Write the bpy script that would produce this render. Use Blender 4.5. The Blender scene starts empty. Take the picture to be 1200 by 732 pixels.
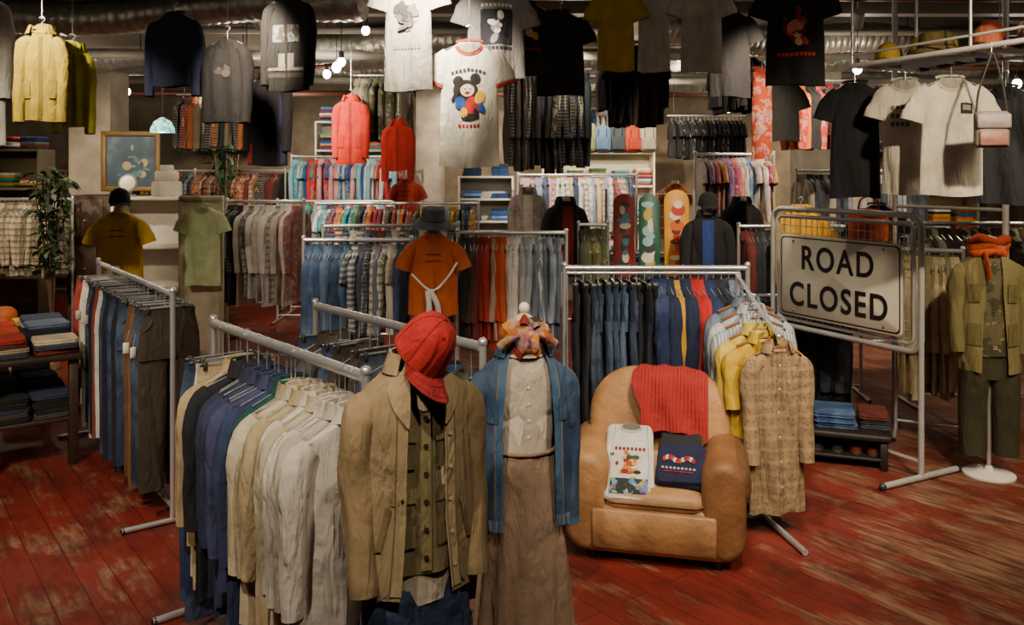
import bpy, math, random
import numpy as np
from mathutils import Matrix, Euler, Vector
R = random.Random(11)

# ---------------------------------------------------------------- helpers
def C(h):
    if not isinstance(h, str): return np.asarray(h, float)
    h = h.lstrip('#')
    o = []
    for i in (0, 2, 4):
        c = int(h[i:i+2], 16) / 255
        o.append(c/12.92 if c <= .04045 else ((c+.055)/1.055)**2.4)
    return np.array(o)

def T(x=0, y=0, z=0, rx=0, ry=0, rz=0, s=1):
    M = Matrix.Translation((x, y, z)) @ Euler((math.radians(rx), math.radians(ry), math.radians(rz))).to_matrix().to_4x4() @ Matrix.Scale(s, 4)
    return np.array(M)

MATS = {}
class MB:
    def __init__(s):
        s.V=[]; s.G=[]; s.K=[]; s.F=[]; s.MI=[]; s.n=0; s.M=np.eye(4); s.mn=[]
    def add(s, v, f, col, mat):
        v = np.asarray(v, float).reshape(-1, 3)
        s.V.append(v @ s.M[:3,:3].T + s.M[:3,3]); s.G.append(v)
        col = C(col)
        s.K.append(np.broadcast_to(col.reshape(-1,3) if col.ndim > 1 else col, (len(v), 3)))
        if mat not in s.mn: s.mn.append(mat)
        mi = s.mn.index(mat); n = s.n
        s.F.extend([tuple(i+n for i in q) for q in f]); s.MI.extend([mi]*len(f)); s.n += len(v)
    def obj(s, name, parent=None, loc=None, rz=0, smooth=True):
        me = bpy.data.meshes.new(name)
        V = np.concatenate(s.V); G = np.concatenate(s.G); K = np.concatenate(s.K)
        me.from_pydata(V.tolist(), [], s.F)
        for m in s.mn: me.materials.append(MATS[m])
        me.polygons.foreach_set('material_index', s.MI)
        a = me.attributes.new('Col', 'FLOAT_COLOR', 'POINT')
        a.data.foreach_set('color', np.concatenate([K, np.ones((len(K),1))], 1).astype(np.float32).ravel())
        g = me.attributes.new('GC', 'FLOAT_VECTOR', 'POINT')
        g.data.foreach_set('vector', G.astype(np.float32).ravel())
        if smooth:
            me.polygons.foreach_set('use_smooth', [True]*len(s.F))
            try: me.set_sharp_from_angle(angle=math.radians(48))
            except Exception: pass
        me.update()
        o = bpy.data.objects.new(name, me); bpy.context.scene.collection.objects.link(o)
        if parent: o.parent = parent
        if loc: o.location = loc
        o.rotation_euler[2] = math.radians(rz)
        return o

def top(name, x=0, y=0, z=0, rz=0):
    e = bpy.data.objects.new(name, None); e.empty_display_size = .1
    e.location = (x, y, z); e.rotation_euler[2] = math.radians(rz)
    bpy.context.scene.collection.objects.link(e); return e

def loft(mb, rings, col, mat, closed=True, cap=(0, 0)):
    rings = np.asarray(rings, float); Rn, N = rings.shape[:2]
    J = N if closed else N-1
    i, j = np.meshgrid(np.arange(Rn-1), np.arange(J), indexing='ij')
    j2 = (j+1) % N
    F = np.stack([i*N+j, i*N+j2, (i+1)*N+j2, (i+1)*N+j], -1).reshape(-1, 4).tolist()
    if cap[0]: F.append(list(range(N))[::-1])
    if cap[1]: F.append([(Rn-1)*N+k for k in range(N)])
    col = C(col)
    if col.ndim == 2: col = np.repeat(col, N, 0)
    mb.add(rings.reshape(-1, 3), F, col, mat)

def tube(mb, pts, r, col, mat, n=8, cap=True, closed=False, ref=None, ry=None, fold=0, ph=0):
    p = np.asarray(pts, float); K = len(p)
    if closed:
        t = np.roll(p, -1, 0) - np.roll(p, 1, 0)
    else: t = np.gradient(p, axis=0)
    t /= np.linalg.norm(t, axis=1)[:, None] + 1e-9
    if ref is None:
        ref = np.eye(3)[np.argmin(np.abs(t).mean(0))]
    ref = np.asarray(ref, float)
    n1 = np.cross(t, ref); n1 /= np.linalg.norm(n1, axis=1)[:, None] + 1e-9
    n2 = np.cross(n1, t)
    r = np.broadcast_to(r, (K,)); r2 = r if ry is None else np.broadcast_to(ry, (K,))
    th = np.linspace(0, 2*math.pi, n, endpoint=False)
    F = np.ones((K, n))
    if fold:
        s = np.linspace(0, 1, K)[:, None]; TH = th[None]
        env = .5+.9*np.exp(-((s-.52)/.18)**2)
        F = 1+fold*env*(np.sin(2*TH+ph+13*s)+.7*np.sin(3*TH-19*s+ph*1.7)+.5*np.sin(5*TH+9*s+ph*.6))
    rings = p[:, None] + n1[:, None]*((r[:, None]*np.cos(th))*F)[..., None] + n2[:, None]*((r2[:, None]*np.sin(th))*F)[..., None]
    if closed: rings = np.concatenate([rings, rings[:1]])
    loft(mb, rings, col, mat, cap=(cap and not closed, cap and not closed))

def smoothpath(P, k=6):
    P = np.asarray(P, float); Q = np.concatenate([[2*P[0]-P[1]], P, [2*P[-1]-P[-2]]]); out = []
    for i in range(1, len(Q)-2):
        for t in np.linspace(0, 1, k, endpoint=False):
            a, b, c, d = Q[i-1:i+3]
            out.append(.5*((2*b)+(-a+c)*t+(2*a-5*b+4*c-d)*t*t+(-a+3*b-3*c+d)*t**3))
    out.append(P[-1]); return np.array(out)

def rrect(w, d, r, n=3):
    r = max(min(r, w/2-1e-4, d/2-1e-4), 1e-4); o = []
    for cx, cy, a0 in ((w/2-r, d/2-r, 0), (-w/2+r, d/2-r, 90), (-w/2+r, -d/2+r, 180), (w/2-r, -d/2+r, 270)):
        for k in range(n+1):
            a = math.radians(a0+90*k/n); o.append((cx+r*math.cos(a), cy+r*math.sin(a)))
    return np.array(o)

def rbox(mb, x, y, z, w, d, h, col, mat, r=.008, bev=.004, puff=0, n=3, bs=1):
    rings = []
    def ring(ins, zz, sc=1):
        q = rrect(w-2*ins, d-2*ins, max(r-ins, .001), n)*sc
        rings.append(np.column_stack([q[:, 0]+x, q[:, 1]+y, np.full(len(q), zz)]))
    for k in range(bs+1):
        a = math.pi/2*k/bs; ring(bev*(1-math.sin(a)), z+bev*(1-math.cos(a)))
    for k in range(bs+1):
        a = math.pi/2*k/bs; ring(bev*(1-math.cos(a)), z+h-bev+bev*math.sin(a))
    if puff:
        for s in (.93, .8, .6, .35, .1):
            ring(bev, z+h+puff*(1-s*s), s)
    loft(mb, rings, col, mat, cap=(1, 1))

def ball(mb, x, y, z, a, b, c, col, mat, n=12, m=8):
    ph = np.linspace(-math.pi/2+.02, math.pi/2-.02, m); th = np.linspace(0, 2*math.pi, n, endpoint=False)
    rings = np.stack([np.stack([x+a*np.cos(p)*np.cos(th), y+b*np.cos(p)*np.sin(th), z+c*np.full(n, math.sin(p))], -1) for p in ph])
    loft(mb, rings, col, mat, cap=(1, 1))

def disc_lathe(mb, prof, x, y, col, mat, n=20):
    th = np.linspace(0, 2*math.pi, n, endpoint=False)
    rings = [np.column_stack([x+r*np.cos(th), y+r*np.sin(th), np.full(n, z)]) for r, z in prof]
    loft(mb, rings, col, mat, cap=(1, 1))

# ---------------------------------------------------------------- materials
def nm(name):
    m = bpy.data.materials.new(name); m.use_nodes = True; nt = m.node_tree
    b = nt.nodes['Principled BSDF']; MATS[name] = m
    return m, nt, b
def N(nt, t, **kw):
    n = nt.nodes.new(t)
    for k, v in kw.items():
        if k in n.inputs: n.inputs[k].default_value = v
        else: setattr(n, k, v)
    return n
def math_(nt, op, a, b=None):
    n = nt.nodes.new('ShaderNodeMath'); n.operation = op
    for i, v in enumerate((a, b)):
        if v is None: continue
        if isinstance(v, (int, float)): n.inputs[i].default_value = v
        else: nt.links.new(v, n.inputs[i])
    return n.outputs[0]
def mixc(nt, fac, a, b, mode='MIX'):
    n = nt.nodes.new('ShaderNodeMix'); n.data_type = 'RGBA'; n.blend_type = mode
    for s, v in ((0, fac), (6, a), (7, b)):
        if isinstance(v, (int, float)): n.inputs[s].default_value = v
        elif isinstance(v, (tuple, list, np.ndarray)): n.inputs[s].default_value = (*v[:3], 1)
        else: nt.links.new(v, n.inputs[s])
    return n.outputs[2]
def rng(nt, src, a, b, c=0, d=1):
    n = nt.nodes.new('ShaderNodeMapRange'); nt.links.new(src, n.inputs[0])
    for i, v in enumerate((a, b, c, d)): n.inputs[i+1].default_value = v
    return n.outputs[0]

CLOTH = {'fabric', 'canvas', 'denim', 'plaid', 'softplaid', 'stripe', 'vstripe', 'print', 'softprint', 'camo'}
def attrmat(name, rough=.9, metal=0, var=.2, vs=9, bump=.3, bs=28, pattern=None, coat=0):
    m, nt, b = nm(name); L = nt.links
    col = N(nt, 'ShaderNodeAttribute', attribute_name='Col').outputs['Color']
    gc = N(nt, 'ShaderNodeAttribute', attribute_name='GC').outputs['Vector']
    if pattern in ('plaid', 'stripe', 'vstripe', 'knit', 'denim', 'softplaid'):
        sp = N(nt, 'ShaderNodeSeparateXYZ'); L.new(gc, sp.inputs[0]); X, Y, Z = sp.outputs
    if pattern == 'plaid':
        for ax, f, cc, am in ((X, 95, (.03, .03, .04), .6), (Z, 95, (.03, .03, .04), .6), (X, 190, (.8, .75, .6), .35), (Z, 190, (.8, .75, .6), .35)):
            s = math_(nt, 'SINE', math_(nt, 'MULTIPLY', ax, f)); s = math_(nt, 'GREATER_THAN', s, .35 if am > .5 else .93)
            col = mixc(nt, math_(nt, 'MULTIPLY', s, am), col, cc)
    if pattern == 'softplaid':
        v = N(nt, 'ShaderNodeTexVoronoi', Scale=45); L.new(gc, v.inputs['Vector'])
        f = math_(nt, 'LESS_THAN', v.outputs['Distance'], .34)
        col = mixc(nt, math_(nt, 'MULTIPLY', f, .6), col, (.10, .045, .03))
        for ax, f, cc, am in ((X, 120, (.13, .10, .07), .4), (Z, 100, (.42, .28, .12), .3)):
            s = math_(nt, 'SINE', math_(nt, 'MULTIPLY', ax, f)); s = math_(nt, 'GREATER_THAN', s, .5)
            col = mixc(nt, math_(nt, 'MULTIPLY', s, am), col, cc)
    if pattern == 'stripe':
        s = math_(nt, 'GREATER_THAN', math_(nt, 'SINE', math_(nt, 'MULTIPLY', Z, 140)), .2)
        col = mixc(nt, math_(nt, 'MULTIPLY', s, .7), col, (.7, .68, .6))
    if pattern == 'vstripe':
        s = math_(nt, 'GREATER_THAN', math_(nt, 'SINE', math_(nt, 'MULTIPLY', X, 330)), .5)
        col = mixc(nt, math_(nt, 'MULTIPLY', s, .6), col, (.75, .73, .68))
    if pattern in ('print', 'softprint'):
        v = N(nt, 'ShaderNodeTexVoronoi', Scale=38 if pattern == 'print' else 60); L.new(gc, v.inputs['Vector'])
        hs = N(nt, 'ShaderNodeHueSaturation', Saturation=.85, Value=.65); L.new(v.outputs['Color'], hs.inputs['Color'])
        no = N(nt, 'ShaderNodeTexNoise', Scale=16); L.new(gc, no.inputs['Vector'])
        f = math_(nt, 'GREATER_THAN', no.outputs[0], .5)
        col = mixc(nt, math_(nt, 'MULTIPLY', f, .75 if pattern == 'print' else .35), col, hs.outputs[0])
    if pattern == 'camo':
        no = N(nt, 'ShaderNodeTexNoise', Scale=14); L.new(gc, no.inputs['Vector'])
        f = math_(nt, 'GREATER_THAN', no.outputs[0], .52); col = mixc(nt, f, col, (.05, .045, .02))
        no = N(nt, 'ShaderNodeTexNoise', Scale=19); L.new(gc, no.inputs['Vector'])
        f = math_(nt, 'GREATER_THAN', no.outputs[0], .6); col = mixc(nt, f, col, (.25, .2, .1))
    no = N(nt, 'ShaderNodeTexNoise', Scale=vs, Detail=3); L.new(gc, no.inputs['Vector'])
    hsv = N(nt, 'ShaderNodeHueSaturation'); L.new(col, hsv.inputs['Color']); L.new(rng(nt, no.outputs[0], .3, .7, 1-var, 1+var*.6), hsv.inputs['Value'])
    col = hsv.outputs[0]
    if pattern == 'denim':
        n2 = N(nt, 'ShaderNodeTexNoise', Scale=5, Detail=4); L.new(gc, n2.inputs['Vector'])
        col = mixc(nt, rng(nt, n2.outputs[0], .45, .75, 0, .35), col, (.2, .3, .43))
    L.new(col, b.inputs['Base Color'])
    b.inputs['Roughness'].default_value = rough; b.inputs['Metallic'].default_value = metal
    if coat: b.inputs['Coat Weight'].default_value = coat
    if bump:
        h = N(nt, 'ShaderNodeTexNoise', Scale=bs, Detail=4); L.new(gc, h.inputs['Vector']); hh = h.outputs[0]
        if pattern == 'knit':
            w = math_(nt, 'ABSOLUTE', math_(nt, 'SINE', math_(nt, 'MULTIPLY', X, 160)))
            hh = math_(nt, 'ADD', math_(nt, 'MULTIPLY', w, .5), hh)
        nrm = None
        if name in CLOTH:   # long draping creases + diagonal wrinkles
            mp = N(nt, 'ShaderNodeMapping'); L.new(gc, mp.inputs[0]); mp.inputs['Rotation'].default_value = (0, .35, 0); mp.inputs['Scale'].default_value = (15, 15, 4.2)
            f1 = N(nt, 'ShaderNodeTexNoise', Scale=1.0, Detail=3, Roughness=.5, Distortion=.8); L.new(mp.outputs[0], f1.inputs['Vector'])
            b1 = N(nt, 'ShaderNodeBump', Strength=.75, Distance=.035); L.new(f1.outputs[0], b1.inputs['Height']); nrm = b1.outputs[0]
        bp = N(nt, 'ShaderNodeBump', Strength=bump, Distance=.02); L.new(hh, bp.inputs['Height'])
        if nrm: L.new(nrm, bp.inputs['Normal'])
        L.new(bp.outputs[0], b.inputs['Normal'])
    return m

attrmat('fabric', bump=.2); attrmat('canvas', bump=.2, bs=20, var=.12); attrmat('denim', pattern='denim', bump=.25)
attrmat('plaid', pattern='plaid', bump=.2); attrmat('softplaid', pattern='softplaid', bump=.2); attrmat('stripe', pattern='stripe', bump=.2); attrmat('vstripe', pattern='vstripe', bump=.2)
attrmat('print', pattern='print', bump=.2); attrmat('softprint', pattern='softprint', bump=.2); attrmat('camo', pattern='camo', bump=.2)
attrmat('knit', pattern='knit', bump=.6)
attrmat('metal', rough=.3, metal=.75, var=.05, bump=0); attrmat('foil', rough=.35, metal=.6, var=.3, bump=.8, bs=12)
attrmat('paint', rough=.5, var=.08, bump=.05); attrmat('plastic', rough=.35, var=.04, bump=0)
attrmat('galvanised', rough=.42, metal=.35, var=.1, bump=0)
attrmat('leather', rough=.55, var=.26, vs=7, bump=.35, bs=22, coat=.02)
attrmat('wood', rough=.55, var=.35, vs=6, bump=.2); attrmat('leaf', rough=.5, var=.3, bump=0)
attrmat('concrete', rough=.9, var=.3, vs=4, bump=.4, bs=12)

m, nt, b = nm('glow'); b.inputs['Emission Color'].default_value = (1, .88, .66, 1); b.inputs['Emission Strength'].default_value = 30
m, nt, b = nm('glow_cool'); b.inputs['Emission Color'].default_value = (1, .97, .9, 1); b.inputs['Emission Strength'].default_value = 6
m, nt, b = nm('stained_glass')
v = N(nt, 'ShaderNodeTexVoronoi', Scale=28); tc = N(nt, 'ShaderNodeTexCoord'); nt.links.new(tc.outputs['Object'], v.inputs['Vector'])
cr = N(nt, 'ShaderNodeValToRGB'); nt.links.new(v.outputs['Color'], cr.inputs[0])
for i, (p, c) in enumerate(((0, (.02, .3, .2)), (.45, (.05, .5, .6)), (.7, (.6, .8, .7)))):
    e = cr.color_ramp.elements[i] if i < 2 else cr.color_ramp.elements.new(p); e.position = p; e.color = (*c, 1)
nt.links.new(cr.outputs[0], b.inputs['Base Color']); nt.links.new(cr.outputs[0], b.inputs['Emission Color']); b.inputs['Emission Strength'].default_value = 1.2
m, nt, b = nm('picture_art'); v = N(nt, 'ShaderNodeTexNoise', Scale=3.5, Detail=5); tc = N(nt, 'ShaderNodeTexCoord'); nt.links.new(tc.outputs['Object'], v.inputs['Vector'])
cr = N(nt, 'ShaderNodeValToRGB'); nt.links.new(v.outputs[0], cr.inputs[0])
for i, (p, c) in enumerate(((.35, (.004, .016, .03)), (.55, (.01, .04, .075)), (.68, (.08, .11, .12)))):
    e = cr.color_ramp.elements[i] if i < 2 else cr.color_ramp.elements.new(p); e.position = p; e.color = (*c, 1)
nt.links.new(cr.outputs[0], b.inputs['Base Color'])

# floor : worn red painted boards running with the store's diagonal grid
m, nt, b = nm('floor_planks'); L = nt.links
tc = N(nt, 'ShaderNodeTexCoord'); mp = N(nt, 'ShaderNodeMapping'); L.new(tc.outputs['Object'], mp.inputs[0]); mp.inputs['Rotation'].default_value = (0, 0, math.radians(52))
br = N(nt, 'ShaderNodeTexBrick', Scale=1.0); br.offset = .37
br.inputs['Brick Width'].default_value = 2.8; br.inputs['Row Height'].default_value = .15; br.inputs['Mortar Size'].default_value = .003
br.inputs['Color1'].default_value = (.85, .85, .85, 1); br.inputs['Color2'].default_value = (.3, .3, .3, 1); br.inputs['Mortar'].default_value = (0, 0, 0, 1)
L.new(mp.outputs[0], br.inputs[0])
ms = N(nt, 'ShaderNodeMapping'); L.new(mp.outputs[0], ms.inputs[0]); ms.inputs['Scale'].default_value = (1.1, 2.3, 1)
mf = N(nt, 'ShaderNodeMapping'); L.new(mp.outputs[0], mf.inputs[0]); mf.inputs['Scale'].default_value = (3, 22, 1)
ns = N(nt, 'ShaderNodeTexNoise', Scale=2.2, Detail=10, Roughness=.72, Distortion=.3); L.new(ms.outputs[0], ns.inputs['Vector'])
nl = N(nt, 'ShaderNodeTexNoise', Scale=.8, Detail=3); L.new(mp.outputs[0], nl.inputs['Vector'])
gr = N(nt, 'ShaderNodeTexNoise', Scale=1.5, Detail=6); L.new(mf.outputs[0], gr.inputs['Vector'])
sx = N(nt, 'ShaderNodeSeparateXYZ'); L.new(tc.outputs['Object'], sx.inputs[0])
g = rng(nt, sx.outputs[0], 1.2, 2.6, 0, .06)
w = math_(nt, 'ADD', math_(nt, 'MULTIPLY', ns.outputs[0], .7), math_(nt, 'MULTIPLY', nl.outputs[0], .38))
w = math_(nt, 'ADD', w, g); w = math_(nt, 'ADD', w, math_(nt, 'MULTIPLY', br.outputs[0], .09)); w = math_(nt, 'ADD', w, math_(nt, 'MULTIPLY', gr.outputs[0], .05))
red = mixc(nt, br.outputs[0], C('6e2218'), C('82291d'))
red = mixc(nt, rng(nt, sx.outputs[0], .8, 2.6, 0, .4), red, C('683628'))
wood = mixc(nt, rng(nt, gr.outputs[0], .35, .65), C('623f2f'), C('957358'))
c1 = mixc(nt, rng(nt, w, .635, .72, 0, .9), red, wood)
dk = N(nt, 'ShaderNodeTexNoise', Scale=1.7, Detail=9, Roughness=.75); L.new(ms.outputs[0], dk.inputs['Vector'])
c1 = mixc(nt, 1.0, c1, rng(nt, dk.outputs[0], .34, .54, .38, 1), 'MULTIPLY')
c1 = mixc(nt, 1.0, c1, rng(nt, gr.outputs[0], .3, .5, .85, 1), 'MULTIPLY')
c1 = mixc(nt, 1.0, c1, rng(nt, br.outputs['Fac'], 0, 1, 1, .45), 'MULTIPLY')
L.new(c1, b.inputs['Base Color']); b.inputs['Roughness'].default_value = .52
bp = N(nt, 'ShaderNodeBump', Strength=.3, Distance=.01); L.new(w, bp.inputs['Height']); L.new(bp.outputs[0], b.inputs['Normal'])

# ---------------------------------------------------------------- garments
CHROME = 'dcdee0'
class Gar:
    def __init__(s, mb, W=.42, L=.7, th=.035, rip=.01, seed=0, hem=1.06, slope=.3, neck=.07, waist=1.0):
        s.mb=mb; s.w=W/2; s.L=L; s.th=th; s.rip=rip; s.neck=neck; s.slope=slope; r=random.Random(seed); s.rnd = r
        s.p=[r.uniform(0, 6.28) for _ in range(6)]; s.k=[r.uniform(16, 30), r.uniform(30, 55), r.uniform(7, 14)]
        w = s.w
        s.D = [0, .015, .02, .03, .06, .12, .2, L*.6, L]
        s.A = [.06, .075, .6*w, .95*w, w, w, .97*w, w*(waist+(hem-1)*.5), hem*w]
        s.B = [.7*th+.01, .8*th+.01, .6*th+.012, .6*th+.01, .8*th, .95*th, th, th, th*1.05]
        s.SL = [0, 0, slope, slope, slope*.93, slope*.7, slope*.25, 0, 0]
    def S(s, u, d, side, off=0):
        u = np.clip(u, -1, 1)
        a = np.interp(d, s.D, s.A); bb = np.interp(d, s.D, s.B); sl = np.interp(d, s.D, s.SL)
        x = u*a; t = np.clip((d-.03)/.3, 0, 1)
        p, k = s.p, s.k
        wv = s.rip*t*(np.sin(k[0]*x+p[0]+3*d)+.55*np.sin(k[1]*x+p[1]-4*d))
        w2 = s.rip*.7*t*(np.sin(k[1]*x+p[2]*side+3*d*side)+.7*np.sin(k[0]*.9*x-9*d+p[3]*side))
        prof = np.sqrt(np.clip(1-np.abs(u)**2.6, 0, 1))
        thick = max(0, min(1, (s.th-.05)/.05))
        y = side*(bb*prof+off+w2*prof) + wv*(1-.6*thick)
        z = -d - sl*np.maximum(0, np.abs(x)-s.neck) + .006*np.sin(18*x+p[4])*(d > s.L-.02)
        return np.stack([x, y, z], -1)
    def rows(s, k): return np.array([0, .015, .02, .03, .06, .12, .2]+list(np.linspace(.2, s.L, k+1)[1:]))
    def body(s, col, mat='fabric', k=8, n=12, trim=None):
        d = s.rows(k); th = np.linspace(0, math.pi, n)
        uf = -np.cos(th); ub = -uf[1:-1]
        F = s.S(uf[None, :], d[:, None], -1); B = s.S(ub[None, :], d[:, None], 1)
        rings = np.concatenate([F, B], 1)
        c = np.tile(C(col), (len(d), 1))
        if trim is not None: c[-1] = c[-2] = C(trim)
        loft(s.mb, rings, c, mat)
    def open_body(s, col, mat, g, k=14, n=18, off=0):
        d = s.rows(k); e = np.interp(d, [q[0] for q in g], [q[1] for q in g])
        a = np.interp(d, s.D, s.A); ue = np.clip(e/a, 0, .98)
        q = np.linspace(0, 1, n); q = 1-(1-q)**1.6
        ur = ue[:, None]+(1-ue[:, None])*q[None]
        th = np.linspace(0, math.pi, n*2)[1:-1]; ub = np.cos(th)
        D = d[:, None]
        rings = np.concatenate([s.S(ur, D, -1, off), s.S(ub[None]+0*D, D, 1, off), s.S(-ur[:, ::-1], D, -1, off)], 1)
        loft(s.mb, rings, col, mat, closed=False)
    def patch(s, x0, x1, d0, d1, col, mat='fabric', off=.004, nx=5, nd=6, side=-1):
        d = np.linspace(d0, d1, nd)[:, None]; x = np.linspace(x0, x1, nx)[None]
        a = np.interp(d, s.D, s.A); P = s.S(x/a, d+0*x, side, off)
        loft(s.mb, P, col, mat, closed=False)
    def ell(s, cx, cd, rx, rd, col, mat='fabric', off=.004, a0=0, a1=360, r0=.02, n=20, side=-1, rot=0):
        th = np.radians(np.linspace(a0, a1, n))[None]; rr = np.linspace(r0, 1, 4)[:, None]
        ex = rx*rr*np.cos(th); ed = rd*rr*np.sin(th); c_, s_ = math.cos(rot), math.sin(rot)
        x = cx+ex*c_-ed*s_; d = np.maximum(.001, cd+ex*s_+ed*c_)
        a = np.maximum(np.interp(d, s.D, s.A), .08); P = s.S(x/a, d, side, off)
        loft(s.mb, P, col, mat, closed=False)
    def sleeve(s, side, col, mat='fabric', kind='long', out=.05, fwd=0, k=5, n=10, cuff=None, rad=1.0, fold=.035):
        w = s.w; z0 = -.03-s.th*.2-s.slope*(w-s.neck)
        th = max(s.th, .028)
        if kind == 'short':
            P = [(w-.05, 0, z0+.0), (w-.01, 0, z0-.04), (w+.025, 0, z0-.11), (w+.045, 0, z0-.17)]
            rx = [.05, .06, .066, .07]; ry = [th*.7, th*.9, th*.95, th]
        else:
            q = {'long': 1.0, 'half': .55}[kind]
            P = [(w-.05, 0, z0), (w-.012, 0, z0-.04), (w+out*.7, -fwd*.0, z0-.14*q), (w+out, -fwd*.15, z0-.28*q), (w+out, -fwd*.6, z0-.42*q), (w+out*.8, -fwd*1.2, z0-.55*q)]
            rx = np.array([.045, .058, .055, .05, .045, .04])*rad; tt = min(th*1.3, .058*rad)
            ry = np.array([tt*.8, tt, tt, tt*.95, tt*.9, tt*.8])
        P = np.array(P, float); P[:, 0] *= side
        k2 = max(2, k); Q = smoothpath(P, k2); m = len(Q); idx = np.linspace(0, len(P)-1, m)
        rx = np.interp(idx, range(len(P)), rx); ry = np.interp(idx, range(len(P)), ry)
        c = np.tile(C(col), (m+0, 1))
        if cuff is not None: c[-2:] = C(cuff)
        tube(s.mb, Q, rx, c, mat, n=n, cap=False, ref=(0, 1, 0), ry=ry, fold=fold, ph=s.rnd.uniform(0, 6))
    def collar(s, col, mat='fabric', sc=1.0, gap=35, yb=0):
        th = np.radians(np.linspace(-90+gap, 270-gap, 17))
        def ring(a, b, z, pt=0):
            zz = z - pt*np.clip((np.abs(np.abs(th-math.pi/2)-math.pi/2+math.radians(gap)) < .5), 0, 1)
            return np.column_stack([a*np.cos(th), b*np.sin(th)+yb, zz])
        b = .035+s.th*.25
        loft(s.mb, [ring(.06*sc, b*sc, -.015), ring(.062*sc, (b+.003)*sc, .03*sc), ring(.07*sc, (b+.01)*sc, .032*sc), ring(.09*sc, (b+.022)*sc, -.02*sc, .03*sc)], col, mat, closed=False)

def hanger(mb, w=.2, hook=.09, col=CHROME, mat='metal', r=.0022, wood=False):
    th = np.radians(np.linspace(-90, 160, 9))
    H = [(0, 0, -.0), (0, 0, hook-.045)]+[(.018*math.cos(a), 0, hook-.018+.018*math.sin(a)-.0) for a in th]
    tube(mb, H, r, col, mat, n=5, ref=(0, 1, 0))
    tube(mb, [(-w, 0, -.02-.3*(w-.07)), (-.05, 0, -.005), (0, 0, .0), (.05, 0, -.005), (w, 0, -.02-.3*(w-.07))], r*(4 if wood else 1.3), col if not wood else wood, 'wood' if wood else mat, n=5)

def pants(mb, col, mat='denim', L=1.0, W=.36, th=.03, seed=0, band=None, n=12, hang=True, hook=.093):
    r = random.Random(seed); p = r.uniform(0, 6)
    t = np.linspace(0, 2*math.pi, 2*n, endpoint=False)
    def ring(cx, a, b, z, ph=0):
        c, s_ = np.cos(t), np.sin(t)
        return np.column_stack([cx+a*np.sign(c)*np.abs(c)**.8, b*np.sign(s_)*np.abs(s_)**.7+.008*np.sin(9*z+ph)*(z < -.1)+.004*np.sin(50*a*c+ph), np.full(2*n, z)])
    cc = C(col)
    loft(mb, [ring(0, W*.44, th*.8, 0), ring(0, W*.44, th*.9, -.04)], C(band) if band else cc*.8, mat)
    loft(mb, [ring(0, W*.44, th*.9, -.038), ring(0, W*.5, th, -.15), ring(0, W*.52, th, -.28)], col, mat, cap=(0, 1))
    for sd in (-1, 1):
        zs = np.linspace(-.22, -L, 9)
        loft(mb, [ring(sd*(W*.26+.01*q), W*.25*(1-.18*q), th*(1+.1*math.sin(p+5*q)), z, p+sd) for q, z in zip(np.linspace(0, 1, 9), zs)], col, mat)
        tube(mb, [(sd*W*.30, -th-.003, -.05), (sd*W*.36, -th-.004, -.09), (sd*W*.46, -th*.7-.004, -.12)], .003, cc*1.6+.02, mat, n=4)
    if hang:
        th2 = np.radians(np.linspace(-90, 160, 8))
        tube(mb, [(0, 0, .01), (0, 0, hook-.045)]+[(.018*math.cos(a), 0, hook-.018+.018*math.sin(a)) for a in th2], .0022, CHROME, 'metal', n=5, ref=(0, 1, 0))
        tube(mb, [(-W*.42, 0, .01), (W*.42, 0, .01)], .004, CHROME, 'metal', n=5)
        for s_ in (-1, 1): rbox(mb, s_*W*.36, 0, -.02, .02, th*1.8, .04, '303030', 'plastic')

def rack_item(mb, kind, col, mat, L, W, seed, hook):
    if R.random() < .16:   # price tag on a thread
        sx_ = R.choice((-1, 1))*W*.5; tube(mb, [(sx_*.9, -.03, -.12), (sx_, -.045, -.19)], .0008, 'e0e0e0', 'plastic', n=3); rbox(mb, sx_, -.046, -.25, .032, .002, .06, 'd8d4c8', 'plastic', r=.002, bev=.0005, n=1)
    if kind == 'pants':
        pants(mb, col, mat, L=L, W=W*.85, th=.022, seed=seed, n=8, hook=hook); return
    if kind == 'tee':
        g = Gar(mb, W=W, L=L, th=.022, rip=.014, seed=seed); g.body(col, mat, k=6, n=9)
        for s_ in (-1, 1): g.sleeve(s_, col, mat, 'short', k=2, n=8)
    elif kind == 'dress':
        g = Gar(mb, W=W*.8, L=L, th=.025, rip=.014, seed=seed, hem=1.3); g.body(col, mat, k=8, n=9)
    else:
        jk = kind == 'jacket'
        g = Gar(mb, W=W, L=L, th=.042 if jk else .026, rip=.016, seed=seed, slope=.38); g.body(col, mat, k=9, n=13)
        for s_ in (-1, 1): g.sleeve(s_, col, mat, 'long', out=.012, fwd=R.uniform(-.03, .03), k=3, n=10, fold=.05)
        g.collar(col, mat)
        cc = C(col)
        g.patch(-.016, .016, .05, L-.01, cc*1.1, mat, nx=3, nd=6)
        for i in range(4): g.ell(0, .1+i*(L-.2)/4, .006, .006, 'd8d0c0', 'plastic', off=.007, n=7)
    hanger(mb, w=W*.42, hook=hook)

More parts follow.
